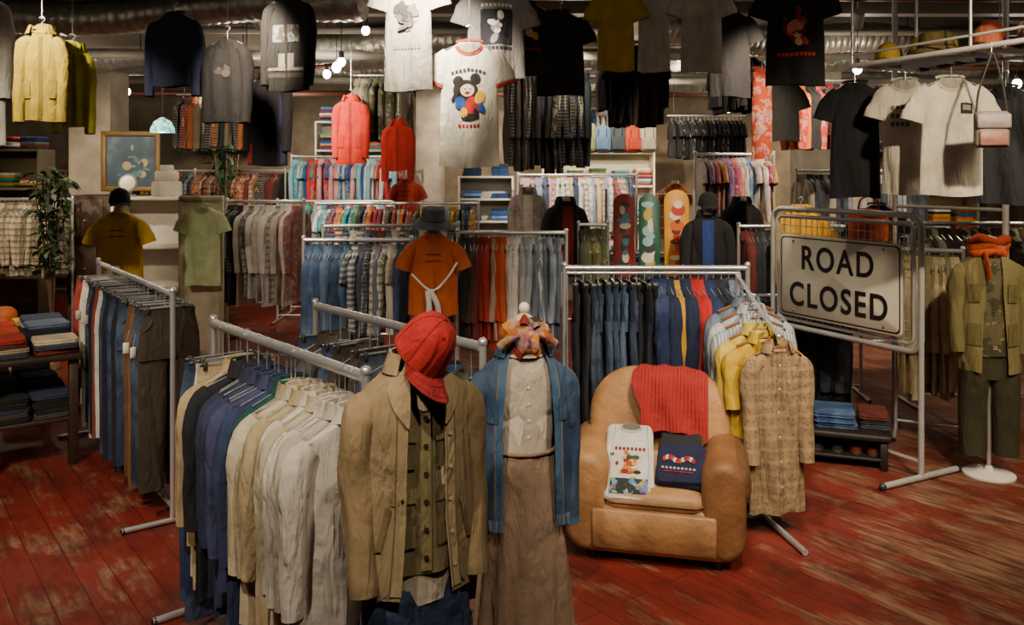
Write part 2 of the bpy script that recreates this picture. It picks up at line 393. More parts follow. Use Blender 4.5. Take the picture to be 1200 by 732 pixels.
def rack(name, p0, p1, z, items, L=.75, W=.46, feet=True, lowrail=True, drop=.085, suspended=False, ceil=3.6, jit=6, rr=.017):
    cx, cy = (p0[0]+p1[0])/2, (p0[1]+p1[1])/2; dx, dy = p1[0]-p0[0], p1[1]-p0[1]; Ln = math.hypot(dx, dy)
    e = top(name, cx, cy, 0, math.degrees(math.atan2(dy, dx)))
    f = MB(); h = Ln/2
    if suspended:
        tube(f, [(-h, 0, z), (h, 0, z)], .014, CHROME, 'metal')
        for s_ in (-1, 1): tube(f, [(s_*(h-.1), 0, z), (s_*(h-.1), 0, ceil)], .005, '505050', 'metal', n=6)
    else:
        tube(f, [(-h, 0, z), (h, 0, z)], rr, CHROME, 'metal', n=12)
        for s_ in (-1, 1):
            x = s_*(h+.005)
            tube(f, [(x, 0, .03), (x, 0, z+.02)], .015, CHROME, 'metal', n=10)
            ball(f, x, 0, z+.02, .02, .02, .02, CHROME, 'metal')
            if feet:
                tube(f, [(x, -.27, .02), (x, .27, .02)], .016, CHROME, 'metal')
                for q in (-.26, .26): ball(f, x, q, .018, .018, .018, .018, '202020', 'plastic', 8, 6)
        if lowrail: tube(f, [(-h, 0, .09), (h, 0, .09)], .011, CHROME, 'metal')
    f.obj('frame', e)
    c = MB(); n = len(items)
    for i, it in enumerate(items):
        kind, col, mat = it[:3]; LL = it[3] if len(it) > 3 else L
        x = -h+.04+(Ln-.08)*(i+.5)/n
        c.M = T(x, R.uniform(-.014, .014), z-drop+.018-R.uniform(0, .012), rz=90+R.uniform(-jit, jit), rx=0)
        rack_item(c, kind, col, mat, LL*R.uniform(.94, 1.06), W*R.uniform(.92, 1.05), R.randint(0, 9999), drop+.005)
    c.obj('hanging_clothes', e)
    return e

def gen(n, kinds, cols, mats=('fabric',), L=None):
    o = []
    for i in range(n):
        t = (R.choice(kinds), R.choice(cols), R.choice(mats)); o.append(t if L is None else t+(L,))
    return o

def cap(mb, col, bcol=None, s=1.0, mat='fabric', crown=.125, brim=.075, sy=1.0, seams=False):
    bcol = bcol or col
    n = 28; th = np.linspace(0, 2*math.pi, n, endpoint=False); rings = []
    for q in np.linspace(0, 1, 11):
        a = q*math.pi/2; rr = math.cos(a)**.7 if q < 1 else .03
        zz = crown*math.sin(a)*(1+.12*np.clip(-np.sin(th), 0, 1)*math.cos(a))
        seam = 1-.012*np.abs(np.cos(3*th))**20+.01*np.sin(4*th+q*5)*math.sin(a)
        rings.append(np.column_stack([s*.086*rr*np.cos(th)*seam, s*sy*.1*rr*np.sin(th)*seam, s*zz*np.ones(n)]))
    loft(mb, rings, col, mat, cap=(0, 1))
    ball(mb, 0, 0, s*(crown+.002), s*.009, s*.009, s*.005, bcol, mat, 8, 5)
    if seams:
        R_ = np.array(rings)
        for j in (2, 7, 12, 16, 21, 26):
            tube(mb, R_[:, j]*1.004, .0013, C(col)*.55, mat, n=4)
        for j in (5, 9, 19, 23): ball(mb, *R_[6, j], .005, .005, .004, C(col)*.45, mat, 8, 5)
    u = np.linspace(-1, 1, 15); rows = []
    for q in np.linspace(0, 1, 6):
        ang = u*1.15; x = .086*np.sin(ang)*(1-.06*q)
        y = -.098*np.cos(ang)*sy-q*brim*np.cos(u*1.4)**.7
        z = .006-.032*(np.abs(x)/.086)**2*q-.012*q
        rows.append(np.column_stack([s*x, s*y, s*z]))
    up = np.array(rows); dn = up.copy(); dn[..., 2] -= .004*s
    loft(mb, up, bcol, mat, closed=False); loft(mb, dn, bcol, mat, closed=False)
    loft(mb, [up[-1], dn[-1]], bcol, mat, closed=False)
    if seams:
        for q in (2, 4): tube(mb, up[q]+np.array([0, 0, .001]), .0008, C(bcol)*.5, mat, n=3)
        tube(mb, up[-1], .0026, C(bcol)*.8, mat, n=5)
    tube(mb, [(s*.087*math.cos(t), s*sy*.101*math.sin(t), .004*s) for t in th], .003*s, C(bcol)*.75, mat, n=5, closed=True)

def bucket_hat(mb, col, s=1.0):
    n = 28; th = np.linspace(0, 2*math.pi, n, endpoint=False)
    prof = [(.155, -.045), (.13, -.02), (.098, .0), (.094, .04), (.09, .075), (.08, .085), (.04, .09), (.004, .09)]
    rings = [np.column_stack([s*r*np.cos(th), s*r*1.05*np.sin(th), s*(z+.006*np.sin(3*th)*(r > .12))*np.ones(n)]) for r, z in prof]
    loft(mb, rings, col, 'fabric', cap=(0, 1)); 
    tube(mb, [(s*.099*math.cos(t), s*.104*math.sin(t), .006*s) for t in th], .004*s, C(col)*.4, 'fabric', n=5, closed=True)

def fold_stack(mb, x, y, z, cols, w=.26, d=.32, h=.032, mat='fabric', rz=0):
    M0 = mb.M.copy()
    for c in cols:
        m_ = mat
        if isinstance(c, tuple): c, m_ = c
        mb.M = M0 @ T(x+R.uniform(-.01, .01), y+R.uniform(-.01, .01), z, rz=rz+R.uniform(-4, 4))
        ww = w*R.uniform(.94, 1.03)
        rbox(mb, 0, 0, 0, ww, d, h*.5, c, m_, r=.03, bev=h*.2, bs=2)
        rbox(mb, .003, 0, h*.46, ww*.98, d*.99, h*.5, c, m_, r=.03, bev=h*.2, bs=2, puff=.003)
        z += h
    mb.M = M0; return z

def shoe(mb, x, y, z, rz, col, sole='d8d4c8'):
    M0 = mb.M.copy(); mb.M = M0 @ T(x, y, z, rz=rz)
    def outline(k, zz, sh=0):
        t = np.linspace(0, 2*math.pi, 18, endpoint=False); yy = .135*np.cos(t); xx = (.042+.010*np.cos(t-.2))*np.sin(t)
        return np.column_stack([xx*k, yy*k+sh, np.full(18, zz)])
    loft(mb, [outline(1, 0), outline(1.04, .006), outline(1.02, .022)], sole, 'plastic', cap=(1, 1))
    a = outline(1, .022); b_ = outline(.97, .045); b_[:, 2] += .015*(b_[:, 1] < 0)
    c = outline(.8, .07, -.02); c[:, 2] += .02*(c[:, 1] < 0)-.02*(c[:, 1] > .03); d = outline(.5, .09, -.06)
    loft(mb, [a, b_, c, d], col, 'leather'); 
    for i in range(4): tube(mb, [(-.02, .03-i*.022, .065+i*.006), (.02, .03-i*.022, .065+i*.006)], .003, 'e0dcd0', 'fabric', n=4)
    mb.M = M0

def dress_form(mb, z, base='d8d4cc', W=.34):
    pr = [(z+.03, .045, .045), (z-.02, .05, .048), (z-.06, .1, .06), (z-.12, W/2*.85, .075), (z-.25, W/2*.86, .085), (z-.42, W/2*.7, .08), (z-.58, W/2*.84, .085), (z-.68, W/2*.8, .085)]
    th = np.linspace(0, 2*math.pi, 20, endpoint=False)
    loft(mb, [np.column_stack([a*np.cos(th), b_*np.sin(th), np.full(20, zz)]) for zz, a, b_ in pr][::-1], 'd9cdb8', 'fabric', cap=(1, 1))
    tube(mb, [(0, 0, .02), (0, 0, z-.6)], .014, CHROME, 'metal')
    disc_lathe(mb, [(.16, 0), (.16, .012), (.14, .022), (.03, .03), (.02, .06)], 0, 0, base, 'paint')

# ---------------------------------------------------------------- room
def slab(name, x0, x1, y0, y1, z0, z1, mat, col='808080'):
    mb = MB(); v = [(x, y, z) for z in (z0, z1) for y in (y0, y1) for x in (x0, x1)]
    mb.add(v, [(0, 2, 3, 1), (4, 5, 7, 6), (0, 1, 5, 4), (2, 6, 7, 3), (0, 4, 6, 2), (1, 3, 7, 5)], col, mat)
    return mb.obj(name, smooth=False)
CZ = 3.6
slab('floor', -9, 8, -2.5, 15, -.1, 0, 'floor_planks')
slab('ceiling', -9, 8, -2.5, 15, CZ, CZ+.1, 'concrete', '443c34')
slab('wall_back', -9, 8, 15, 15.1, 0, CZ, 'concrete', '8c7e6a')
slab('wall_left', -9.1, -9, -2.5, 15, 0, CZ, 'concrete', '7a7062')
slab('wall_right', 8, 8.1, -2.5, 15, 0, CZ, 'concrete', '7a7062')
slab('wall_front', -9, 8, -2.6, -2.5, 0, CZ, 'concrete', '6f675c')
slab('baseboard_back', -9, 8, 14.97, 15, 0, .12, 'paint', '2a2420')
for nm_, x0, x1, y0, y1, c in (('concrete_column', -5.35, -4.85, 10.3, 10.8, '948a7c'), ('concrete_column', 3.75, 4.25, 11, 11.5, 'a09888'), ('concrete_column', -1.45, -1.05, 12.9, 13.3, 'd0c4b0')):
    slab(nm_, x0, x1, y0, y1, 0, CZ, 'concrete', c)
for i, y in enumerate((7.6, 9.6, 11.6, 13.6)):
    slab('ceiling_beam', -9, 8, y, y+.16, CZ-.2, CZ, 'paint', '857c70')
for i, (a, b_) in enumerate((((-8.5, 8.2), (-1.2, 7.0)), ((-7, 10.8), (0, 8.9)), ((-6, 9.6), (-.5, 12.5)), ((-2, 10.2), (6, 10.9)), ((1, 13), (7.8, 12.4)), ((1.2, 8.2), (6.5, 9.8)))):
    mb = MB(); t = np.linspace(0, 1, 240)[:, None]; P = np.array([[*a, 3.34]])*(1-t)+np.array([[*b_, 3.38]])*t
    P[:, 1] += .12*np.sin(t[:, 0]*11+i); P[:, 2] += .03*np.sin(t[:, 0]*17)
    tube(mb, P, .15+.008*np.sin(np.arange(240)*2.1), 'aca89e', 'foil', n=16); 
    for q in (20, 80, 140, 200): tube(mb, [P[q], (P[q][0], P[q][1], CZ)], .006, '404040', 'metal', n=5)
    mb.obj('flexible_air_duct')
for i, (y, z) in enumerate(((6.9, 3.46), (8.4, 3.4), (9.1, 3.25), (10.5, 3.3), (11.2, 3.2), (12.2, 3.4), (13.2, 3.2))):
    mb = MB(); tube(mb, [(-8.9, y, z), (7.9, y+.3, z)], .035 if i % 2 else .05, '8c887e' if i % 3 else '5a3024', 'paint', n=10)
    for q in range(-8, 8, 2): tube(mb, [(q, y+(q+8.9)/16.8*.3, z), (q, y+(q+8.9)/16.8*.3, CZ)], .006, '404040', 'metal', n=5)
    mb.obj('ceiling_pipe')

# ---------------------------------------------------------------- lights
GAIN = 1.85
def spot(x, y, tx, ty, tz=0.6, e=120, size=75, col=(1, .83, .62), z=3.3, blend=.7):
    ld = bpy.data.lights.new('spot', 'SPOT'); ld.energy = e*GAIN; ld.spot_size = math.radians(size); ld.spot_blend = blend; ld.color = col; ld.shadow_soft_size = .05
    o = bpy.data.objects.new('lamp', ld); bpy.context.scene.collection.objects.link(o)
    e_ = top('track_spotlight', x, y, 0)
    o.parent = e_
    d = Vector((tx-x, ty-y, tz-z)).normalized(); o.location = (d.x*.1, d.y*.1, z+d.z*.1)
    o.rotation_euler = d.to_track_quat('-Z', 'Y').to_euler()
    mb = MB(); p = np.array([0, 0, z]); dd = np.array(d)
    pts = [p-dd*.1, p-dd*.095, p+dd*.05, p+dd*.06]
    tube(mb, pts, [.03, .045, .05, .052], 'c8c4bc', 'paint', n=14)
    tube(mb, [(0, 0, z), (0, 0, CZ)], .008, 'c8c4bc', 'paint', n=6)
    tube(mb, [p+dd*.0605, p+dd*.063], .043, 'ffffff', 'glow', n=14)
    mb.obj('lamp_can', e_)
W1 = (1, .79, .55); W2 = (1, .85, .66)
for a in ((-1.2, 1.4, -1.0, 3.4, 1.0, 140, 65), (.2, 1.2, .0, 2.9, 1.1, 85, 60), (1.0, 2.2, .8, 4.4, .4, 160, 60), (2.4, 2.6, 2.4, 5.6, .9, 180, 65), (2.5, 2.0, 2.4, 4.2, .0, 110, 65),
          (-2.9, 2.6, -2.6, 5.4, .9, 180, 65), (-2.3, 2.0, -2.2, 4.2, 0, 90, 65), (3.6, 3.8, 3.0, 5.6, 1.2, 105, 60), (.9, 3.4, .9, 5.4, 1.0, 150, 65),
          (-.5, 4.2, -.5, 7.0, 1.1, 230, 65), (-3.2, 5.0, -3.2, 7.4, 1.3, 170, 65), (-1.9, 5.4, -1.6, 8.6, 1.2, 210, 65), (2.15, 5.7, 1.5, 8.0, 1.2, 210, 65),
          (-2.2, 7.4, -2.2, 11.6, 1.7, 330, 60), (.6, 8.6, 1.0, 11.5, 1.8, 330, 60), (-5.2, 6.6, -5.2, 9.3, 1.2, 220, 65), (3.0, 7.4, 3.4, 9.6, 1.4, 240, 65), (-4.2, 7.6, -4.3, 10, 2, 120, 60),
          (-3.8, 10.6, -4, 13.6, 1.6, 300, 65), (3.8, 12, 4.5, 14, 1.6, 260, 65), (5.4, 6, 5, 8.6, 1.2, 180, 65), (-.6, 11.2, -.3, 14.2, 2, 330, 65), (2.2, 10.0, 1.6, 13, 2.2, 280, 60), (-.1, 2.2, -.24, 4.8, 2.4, 13, 40), (2.6, 2.6, 2.4, 4.9, 2.3, 22, 45)):
    spot(*a[:5], e=a[5], size=a[6], col=R.choice([W1, W2]))
w = bpy.data.worlds.new('World'); bpy.context.scene.world = w; w.use_nodes = True
w.node_tree.nodes['Background'].inputs[0].default_value = (.9, .8, .65, 1); w.node_tree.nodes['Background'].inputs[1].default_value = .05
for (x, y, z, e, r_) in ((-2.9, 9.2, 3.05, 20, .045), (-1.6, 8.0, 3.02, 12, .04), (-4.6, 8.4, 3.0, 12, .04), (.55, 8.2, 3.05, 12, .045), (2.6, 10.2, 3.1, 24, .05), (3.4, 8.4, 3.0, 16, .045), (-.3, 10.6, 3.1, 26, .05), (-6.4, 11.2, 3.0, 24, .05), (-3.4, 12.8, 3.1, 30, .06),
                     (.9, 12.4, 3.1, 30, .06), (4.6, 12.8, 3.0, 28, .06), (5.8, 9.8, 3.0, 20, .05), (-.4, 13.8, 3.1, 26, .06), (-4.2, 5.6, 3.15, 5, .035), (4.3, 5.4, 3.1, 5, .035), (0.2, 3.9, 3.3, 3, .035),
                     (-2.55, 8.2, 3.0, 3, .045), (-1.85, 9.0, 3.09, 3, .05), (3.3, 13.0, 2.95, 5, .06), (3.55, 10.6, 3.08, 4, .05), (-1.2, 7.0, 3.15, 2, .035), (1.12, 8.0, 3.12, 3, .04), (-2.3, 10.6, 3.2, 4, .05), (1.9, 11.8, 3.15, 5, .055), (-4.9, 9.4, 3.2, 3, .045), (4.0, 9.9, 2.92, 4, .05), (-5.6, 12.4, 3.15, 5, .055), (5.2, 11.6, 3.1, 5, .05)):
    e_ = top('ceiling_bulb_and_fill', x, y, z)  # ceiling bulbs, many of them added as ambient fill to brighten ceiling and back
    ld = bpy.data.lights.new('bulb', 'POINT'); ld.energy = e*GAIN*.5; ld.color = (1, .85, .64); ld.shadow_soft_size = .08
    o = bpy.data.objects.new('bulb_fill_light', ld); bpy.context.scene.collection.objects.link(o); o.parent = e_; o.location = (0, 0, -.14)
    mb = MB(); ball(mb, 0, 0, 0, r_, r_, r_*1.15, 'ffffff', 'glow'); tube(mb, [(0, 0, .03), (0, 0, .1)], .024, '303030', 'plastic'); tube(mb, [(0, 0, .09), (0, 0, CZ-z)], .005, '202020', 'plastic'); mb.obj('bulb', e_)

# ---------------------------------------------------------------- foreground racks
itA = [('pants', '24395a', 'denim', 1.03), ('pants', '1f3050', 'denim', 1.06), ('pants', 'd0c6b4', 'fabric', .96), ('pants', 'b8a480', 'fabric', .98),
       ('shirt', 'b09a74', 'fabric', .75), ('shirt', '1c1e24', 'fabric', .96), ('shirt', '171b24', 'fabric', .9), ('shirt', '232a3a', 'fabric', .9), ('shirt', '262c44', 'fabric', .88), ('shirt', '2e3454', 'fabric', .86), ('shirt', '20283e', 'denim', .9),
       ('shirt', '3c4066', 'fabric', .84), ('shirt', '2c3a5c', 'fabric', .88), ('shirt', '184a40', 'fabric', .86), ('shirt', 'a89878', 'fabric', .88),
       ('shirt', 'cabea2', 'fabric', .88), ('shirt', 'b4a27c', 'fabric', .88), ('shirt', 'd0c6b4', 'fabric', .9), ('shirt', 'bcb094', 'fabric', .88), ('shirt', 'c8c0b0', 'vstripe', .88), ('shirt', 'ccc4b6', 'fabric', .9), ('shirt', 'b4ac9c', 'fabric', .88), ('shirt', 'c8c0b4', 'fabric', .9)]
rack('clothes_rack', (-1.37, 3.92), (-.5, 2.9), 1.3, itA, W=.43, drop=.15, rr=.02, jit=8)
rack('clothes_rack', (-1.02, 4.43), (-.12, 3.39), 1.3, gen(15, ['shirt', 'pants'], ['1c1e24', '2a3a55', '2a2f38', '3a3228', '20242e', '4a4238'], ['denim', 'fabric']), L=.9, W=.40, drop=.15, rr=.02)
itC = [('pants', c, m_, 1.03) for c, m_ in (('7a2a22', 'fabric'), ('8a3028', 'fabric'), ('d8d0c4', 'fabric'), ('6a3030', 'fabric'), ('1c2230', 'fabric'), ('d4ccc0', 'fabric'), ('1e2638', 'denim'), ('222c44', 'denim'), ('c8c0b4', 'fabric'), ('18202e', 'fabric'),
       ('8a3a2a', 'fabric'), ('1c2a48', 'denim'), ('d0c8bc', 'fabric'), ('22304c', 'denim'), ('1a1e28', 'fabric'), ('2a3448', 'denim'), ('1c2434', 'denim'), ('20304c', 'denim'), ('161a24', 'fabric'), ('1c2436', 'denim'), ('1a1e28', 'fabric'), ('20304c', 'denim'), ('4a3018', 'fabric'), ('5c3e20', 'fabric'), ('6a4826', 'fabric'), ('1c2436', 'denim'), ('1a2438', 'denim'), ('33291e', 'fabric'))]
rack('clothes_rack', (-3.15, 6.5), (-1.93, 4.85), 1.3, itC, W=.42, drop=.11, jit=12)
itB = [('pants', c, m_, 1.0) for c, m_ in (('14161c', 'fabric'), ('1a1c22', 'fabric'), ('1a2030', 'denim'), ('141c2c', 'denim'), ('2a3a52', 'denim'), ('1c2a44', 'denim'), ('3a4c66', 'denim'), ('182440', 'denim'), ('14161a', 'fabric'), ('141822', 'fabric'), ('0c0e14', 'fabric'))] + \
      [('jacket', '16244a', 'denim', .85), ('jacket', '14203c', 'fabric', .8), ('jacket', 'b08420', 'fabric', .5), ('jacket', '14203c', 'fabric', .8), ('jacket', '901818', 'fabric', .8), ('jacket', 'a81c1c', 'fabric', .8), ('jacket', '1a2a50', 'fabric', .8), ('shirt', '1a1c24', 'fabric', .8), ('shirt', '242c3a', 'fabric', .8), ('shirt', '6a7480', 'fabric', .85), ('shirt', '46566c', 'denim', .85)]
rack('clothes_rack', (.34, 5.45), (1.50, 5.45), 1.38, itB, W=.42, drop=.11)
mb = MB(); tube(mb, [(-.61, 0, 1.3), (.61, 0, 1.3)], .012, CHROME, 'metal'); tube(mb, [(-.61, 0, 0), (-.61, 0, 1.3)], .012, CHROME, 'metal'); tube(mb, [(.61, 0, 0), (.61, 0, 1.3)], .012, CHROME, 'metal'); mb.obj('garment_rail_bar', loc=(.95, 5.85, 0))
rackD = [('jacket', c, 'denim', .8) for c in ('2c4464', '3a5274', '243a5a', '4a6280', '2c3f5e', '263c5a', '445e7a')] + gen(10, ['shirt', 'tee'], ['a03030', 'd0c8b8', '6a7080', '3a4a6a', 'c0b8a8', '8a5040', '404858'], ['fabric', 'plaid', 'stripe'], .65)
rack('clothes_rack', (-1.68, 6.9), (-.82, 6.9), 1.44, rackD)
rackD2 = [('shirt', c, m_, .85) for c, m_ in (('2a2622', 'fabric'), ('40362c', 'fabric'), ('5a5248', 'plaid'), ('6a2820', 'fabric'), ('8a241c', 'fabric'), ('9c281a', 'fabric'), ('a89078', 'fabric'), ('b03c18', 'fabric'), ('c05020', 'fabric'), ('d0ccc4', 'fabric'), ('c0bcb4', 'fabric'), ('d4d0c8', 'stripe'), ('a0a09c', 'fabric'), ('848c94', 'fabric'), ('98a0a8', 'fabric'), ('62707c', 'fabric'), ('707c88', 'vstripe'), ('525c68', 'fabric'), ('808c98', 'fabric'), ('424a54', 'fabric'), ('5c6874', 'fabric'))]
rack('clothes_rack', (-.46, 7.3), (.46, 7.3), 1.47, rackD2)
rack('clothes_rack', (-1.7, 7.7), (-.5, 7.9), 1.5, gen(18, ['shirt'], ['8a3838', '6a7890', 'c8c0b0', '304060', '505a68', 'b8a898', '984838'], ['plaid', 'softprint', 'stripe', 'fabric']), L=.75)
MULTI = ['c03028', 'e0d8c8', '2858a0', '38a0a8', 'd8a828', '3c6c40', '6a3868', 'd86a28', '202430', '88a8c0', 'e8e8e8', 'b04860', '284878']
rack('clothes_rack', (-2.3, 10), (-.4, 10), 1.62, gen(34, ['shirt', 'tee'], MULTI+['a8a090', '686860'], ['fabric', 'plaid', 'softprint']), L=.7)
rack('clothes_rack', (-3.1, 12), (-1.5, 12), 2.2, gen(34, ['tee', 'shirt'], ['28a0a0', '3068a8', 'e0d8d0', '88c0c8', 'c03030', 'e8e8e8', '2c4c90', 'd8a0a0', '40a0c0'], ['fabric', 'print', 'softprint']), L=.55)
rack('clothes_rack', (-3.1, 11.3), (-1.5, 11.3), 1.6, gen(28, ['shirt'], MULTI, ['fabric', 'plaid', 'softprint']), L=.6)
rack('clothes_rack', (-3.0, 9), (-2.15, 8.8), 1.68, [('shirt', c, m_, .95) for c, m_ in (('24262c', 'fabric'), ('4a4c50', 'plaid'), ('1c2430', 'fabric'), ('d8d4cc', 'fabric'), ('8c8880', 'plaid'), ('e0dcd4', 'fabric'), ('c8c0b4', 'softprint'), ('dcd8d0', 'fabric'), ('e8e4dc', 'fabric'), ('b8b0a4', 'plaid'), ('d0c4b8', 'softprint'), ('e0d0c8', 'fabric'), ('8a5850', 'softprint'))])
rack('clothes_rack', (-6.2, 9.6), (-4.95, 9.6), 1.68, gen(22, ['shirt'], ['c8b898', 'b8a888', 'd4c8b0', '8a8068', 'a89878', 'e0d8c8', '6a6a50'], ['fabric', 'plaid']), L=.75)
rack('clothes_rack', (-6.5, 8.3), (-5.3, 8.3), 1.2, gen(18, ['shirt'], ['c8b898', '7a7060', 'd4c8b0', '8a8068', '504838'], ['fabric', 'plaid']), L=.7)
rack('clothes_rack', (-4.6, 12.4), (-3.3, 12.4), 2.0, gen(26, ['shirt', 'jacket'], ['8a4030', 'a86030', '503028', 'b8a088', '6a2420', '302824', 'c87838'], ['fabric', 'plaid']), L=.7)
rack('clothes_rack', (.08, 11), (1.6, 11), 1.95, gen(26, ['shirt'], ['e0dcd4', 'c8a0a0', '8898b0', 'd0b890', 'a03838', '384868', 'd8d0c0'], ['softprint', 'print', 'fabric', 'plaid']), L=.7)
rack('clothes_rack', (2.0, 9.3), (2.85, 9.3), 2.18, gen(16, ['shirt', 'tee'], ['8868a0', 'c86878', '5878b0', 'd0a060', '607850', 'c8b8b0', 'a04060'], ['print', 'softprint']), L=.65)
rack('clothes_rack', (.62, 7.9), (.88, 7.9), 1.5, gen(6, ['jacket'], ['5a5a38', '4a4c30', '6a6844', '38402c'], ['camo', 'fabric']), L=.7)
rack('clothes_rack', (1.0, 8.75), (1.75, 8.75), 1.15, gen(13, ['jacket', 'shirt'], ['1c1e22', '4a2420', '2a3038', '5a5048', '303a2c'], ['fabric', 'plaid']), L=.7)
rack('clothes_rack', (2.95, 6.55), (3.35, 6.35), 1.4, gen(9, ['jacket', 'shirt'], ['b8a880', 'a89870', '9a9068', 'c0b494', '8a8460'], ['fabric']), L=.95)
rack('clothes_rack', (3.4, 7.3), (4.6, 7.3), 1.55, gen(20, ['jacket', 'shirt'], ['6a6850', '504838', '8a8468', '38342c', 'a8a088', '303028'], ['fabric', 'camo']), L=.8)
rack('clothes_rack', (3.2, 9.6), (4.6, 9.6), 2.0, gen(22, ['jacket', 'shirt'], ['20242c', '303848', '1c1c20', '6a7280', '8a8478', '282c34'], ['fabric', 'denim']), L=.8)
rack('clothes_rack', (2.05, 7.7), (3.1, 7.6), 1.5, gen(22, ['jacket'], ['1a1a1e', '28282c', 'b88418', '202428', '3c4048', '5a2020', '30343c'], ['fabric']), L=.8)
rack('clothes_rack', (1.75, 7.0), (2.75, 6.95), .98, gen(24, ['pants', 'jacket'], ['141418', '1c1c22', '201c1c', '2c2420', '1c2434', '4a1c1a', '24221e'], ['fabric', 'denim']), L=.8, W=.42)
rack('clothes_rack', (-8, 13.8), (-3.5, 13.8), 2.0, gen(50, ['shirt'], MULTI+['302c28', '504840'], ['fabric', 'plaid']), L=.8)
rack('clothes_rack', (4.6, 13.5), (7.4, 13.5), 2.0, gen(34, ['shirt'], MULTI+['302c28', '504840', '202020'], ['fabric', 'plaid']), L=.8)
DK = ['2a2624', '3c322c', '4a403a', '5a3830', '2c3840', '6a6058', '3a4254', '7a6a58']
rack('suspended_clothes_rail', (-.1, 8.8), (.82, 8.8), 3.05, gen(16, ['shirt'], DK, ['plaid', 'fabric', 'softprint']), L=.95, suspended=True)
rack('suspended_clothes_rail', (2.25, 12.4), (3.4, 12.4), 2.8, gen(18, ['tee'], ['141416', '1c1c20', '24242a'], ['fabric', 'softprint']), L=.55, suspended=True)
rack('suspended_clothes_rail', (.7, 7.3), (1.35, 7.3), 3.1, gen(12, ['shirt', 'tee'], ['141416', '1c1c20', '3a3028'], ['fabric']), L=.5, suspended=True)
rack('suspended_clothes_rail', (1.7, 7.4), (2.15, 7.4), 3.05, gen(8, ['tee'], ['141416', '202024'], ['fabric']), L=.45, suspended=True)
rack('suspended_clothes_rail', (-1.75, 9.4), (-1.1, 9.4), 3.05, gen(9, ['jacket', 'shirt'], ['5a5848', '48503c', '6a6250', '3c3834'], ['fabric', 'camo']), L=.65, suspended=True)
rack('suspended_clothes_rail', (-5.6, 14.4), (-4.2, 14.4), 3.05, gen(18, ['tee', 'shirt'], MULTI, ['fabric', 'print']), L=.6, suspended=True)
rack('suspended_clothes_rail', (.2, 14.4), (2.4, 14.4), 3.05, gen(26, ['tee', 'shirt'], MULTI, ['fabric', 'print']), L=.55, suspended=True)
rack('suspended_clothes_rail', (-4.4, 11.2), (-3.3, 11.2), 3.0, gen(12, ['jacket', 'shirt'], ['702418', '3c2c24', '8a4a20', '202428', '6a5c48', '283858'], ['fabric', 'plaid']), L=.6, suspended=True)
rack('suspended_clothes_rail', (2.9, 9.0), (3.7, 9.0), 2.95, gen(12, ['jacket', 'tee'], ['b03018', '1c1c20', 'c86020', '202428', '6a1c18', '141416'], ['fabric', 'softprint']), L=.5, suspended=True)

# ---------------------------------------------------------------- hanging display clothes
def hang(name, kind, x, y, ztop, col, W=.34, L=.68, rz=0, mat='fabric', rail=3.34, dec=None, trim=None, th=None, rip=.011, hcol=CHROME):
    mb = MB(); sd = R.randint(0, 9999)
    g = Gar(mb, W=W, L=L, th=th or (.03 if kind == 'tee' else .042), rip=rip, seed=sd, slope=.38)
    g.body(col, mat, k=16, n=24)
    cc = C(col)
    for s_ in (-1, 1):
        if kind == 'tee': g.sleeve(s_, col, mat, 'short', k=4, n=14, cuff=trim)
        elif kind == 'dress': pass
        else: g.sleeve(s_, col, mat, 'long', out=.01, k=5, n=14, cuff=trim, rad=.88, fold=.045, fwd=.02)
    if kind in ('tee', 'sweat', 'dress'):
        g.ell(0, .0, .085, .075, C(trim) if trim else cc*.75, 'fabric', off=.004, a0=0, a1=180, r0=.02)
        g.ell(0, .0, .068, .058, cc*.45, 'fabric', off=.007, a0=0, a1=180)
        tube(mb, [(.075*math.cos(a), .02, .004+.012*math.sin(a)) for a in np.linspace(0, math.pi, 9)], .008, C(trim) if trim else cc*.8, 'fabric', n=6)
    if kind in ('jacket', 'shirt', 'hoodie'):
        g.collar(col, mat, sc=1.15)
        g.patch(-.012, .012, .04, L-.01, cc*.6, 'fabric', nd=12)
        for s_ in (-1, 1): g.patch(s_*.1-.04, s_*.1+.04, L*.55, L*.75, cc*.9, mat, off=.008)
        if kind == 'hoodie': ball(mb, 0, .04, -.03, .1, .06, .09, col, mat, 14, 9)
    if kind == 'sweat':
        for sd_ in (-1, 1): g.patch(-W/2, W/2, L-.06, L-.005, cc*.8, 'knit', nx=14, off=.005, side=sd_)
    if dec: dec(g)
    hanger(mb, w=W*.42, hook=.1, col=hcol)
    if rail > ztop+.1: tube(mb, [(0, 0, .085), (0, 0, rail-ztop)], .0025, '808080', 'metal', n=5)
    return mb.obj(name, loc=(x, y, ztop), rz=rz)

def art(seed, w=.09, d0=.14, d1=.36, pal=('181818', 'a82018', '2850a0', 'e0b890', 'e8b020', '505050'), text=True, bg=None, n=16):
    def f(g):
        r = random.Random(seed); cd = (d0+d1)/2; hd = (d1-d0)/2
        if bg: g.patch(-w, w, d0, d1, bg, nx=8, nd=8, off=.003)
        for i in range(n):
            t = r.uniform(0, 6.28); q = r.uniform(0, .7)
            g.ell(w*q*math.cos(t), cd+hd*q*math.sin(t), r.uniform(.012, .042), r.uniform(.01, .035), r.choice(pal), off=.0045+.0004*i, rot=r.uniform(0, 3), n=12)
        if text:
            for row, dd in ((0, d0-.035), (1, d1+.012)):
                m_ = r.randint(6, 9)
                for i in range(m_):
                    x = (i-(m_-1)/2)*w*2/m_
                    g.patch(x-w*.7/m_, x+w*.7/m_, dd, dd+.02, pal[row % len(pal)], nx=2, nd=2, off=.004)
    return f
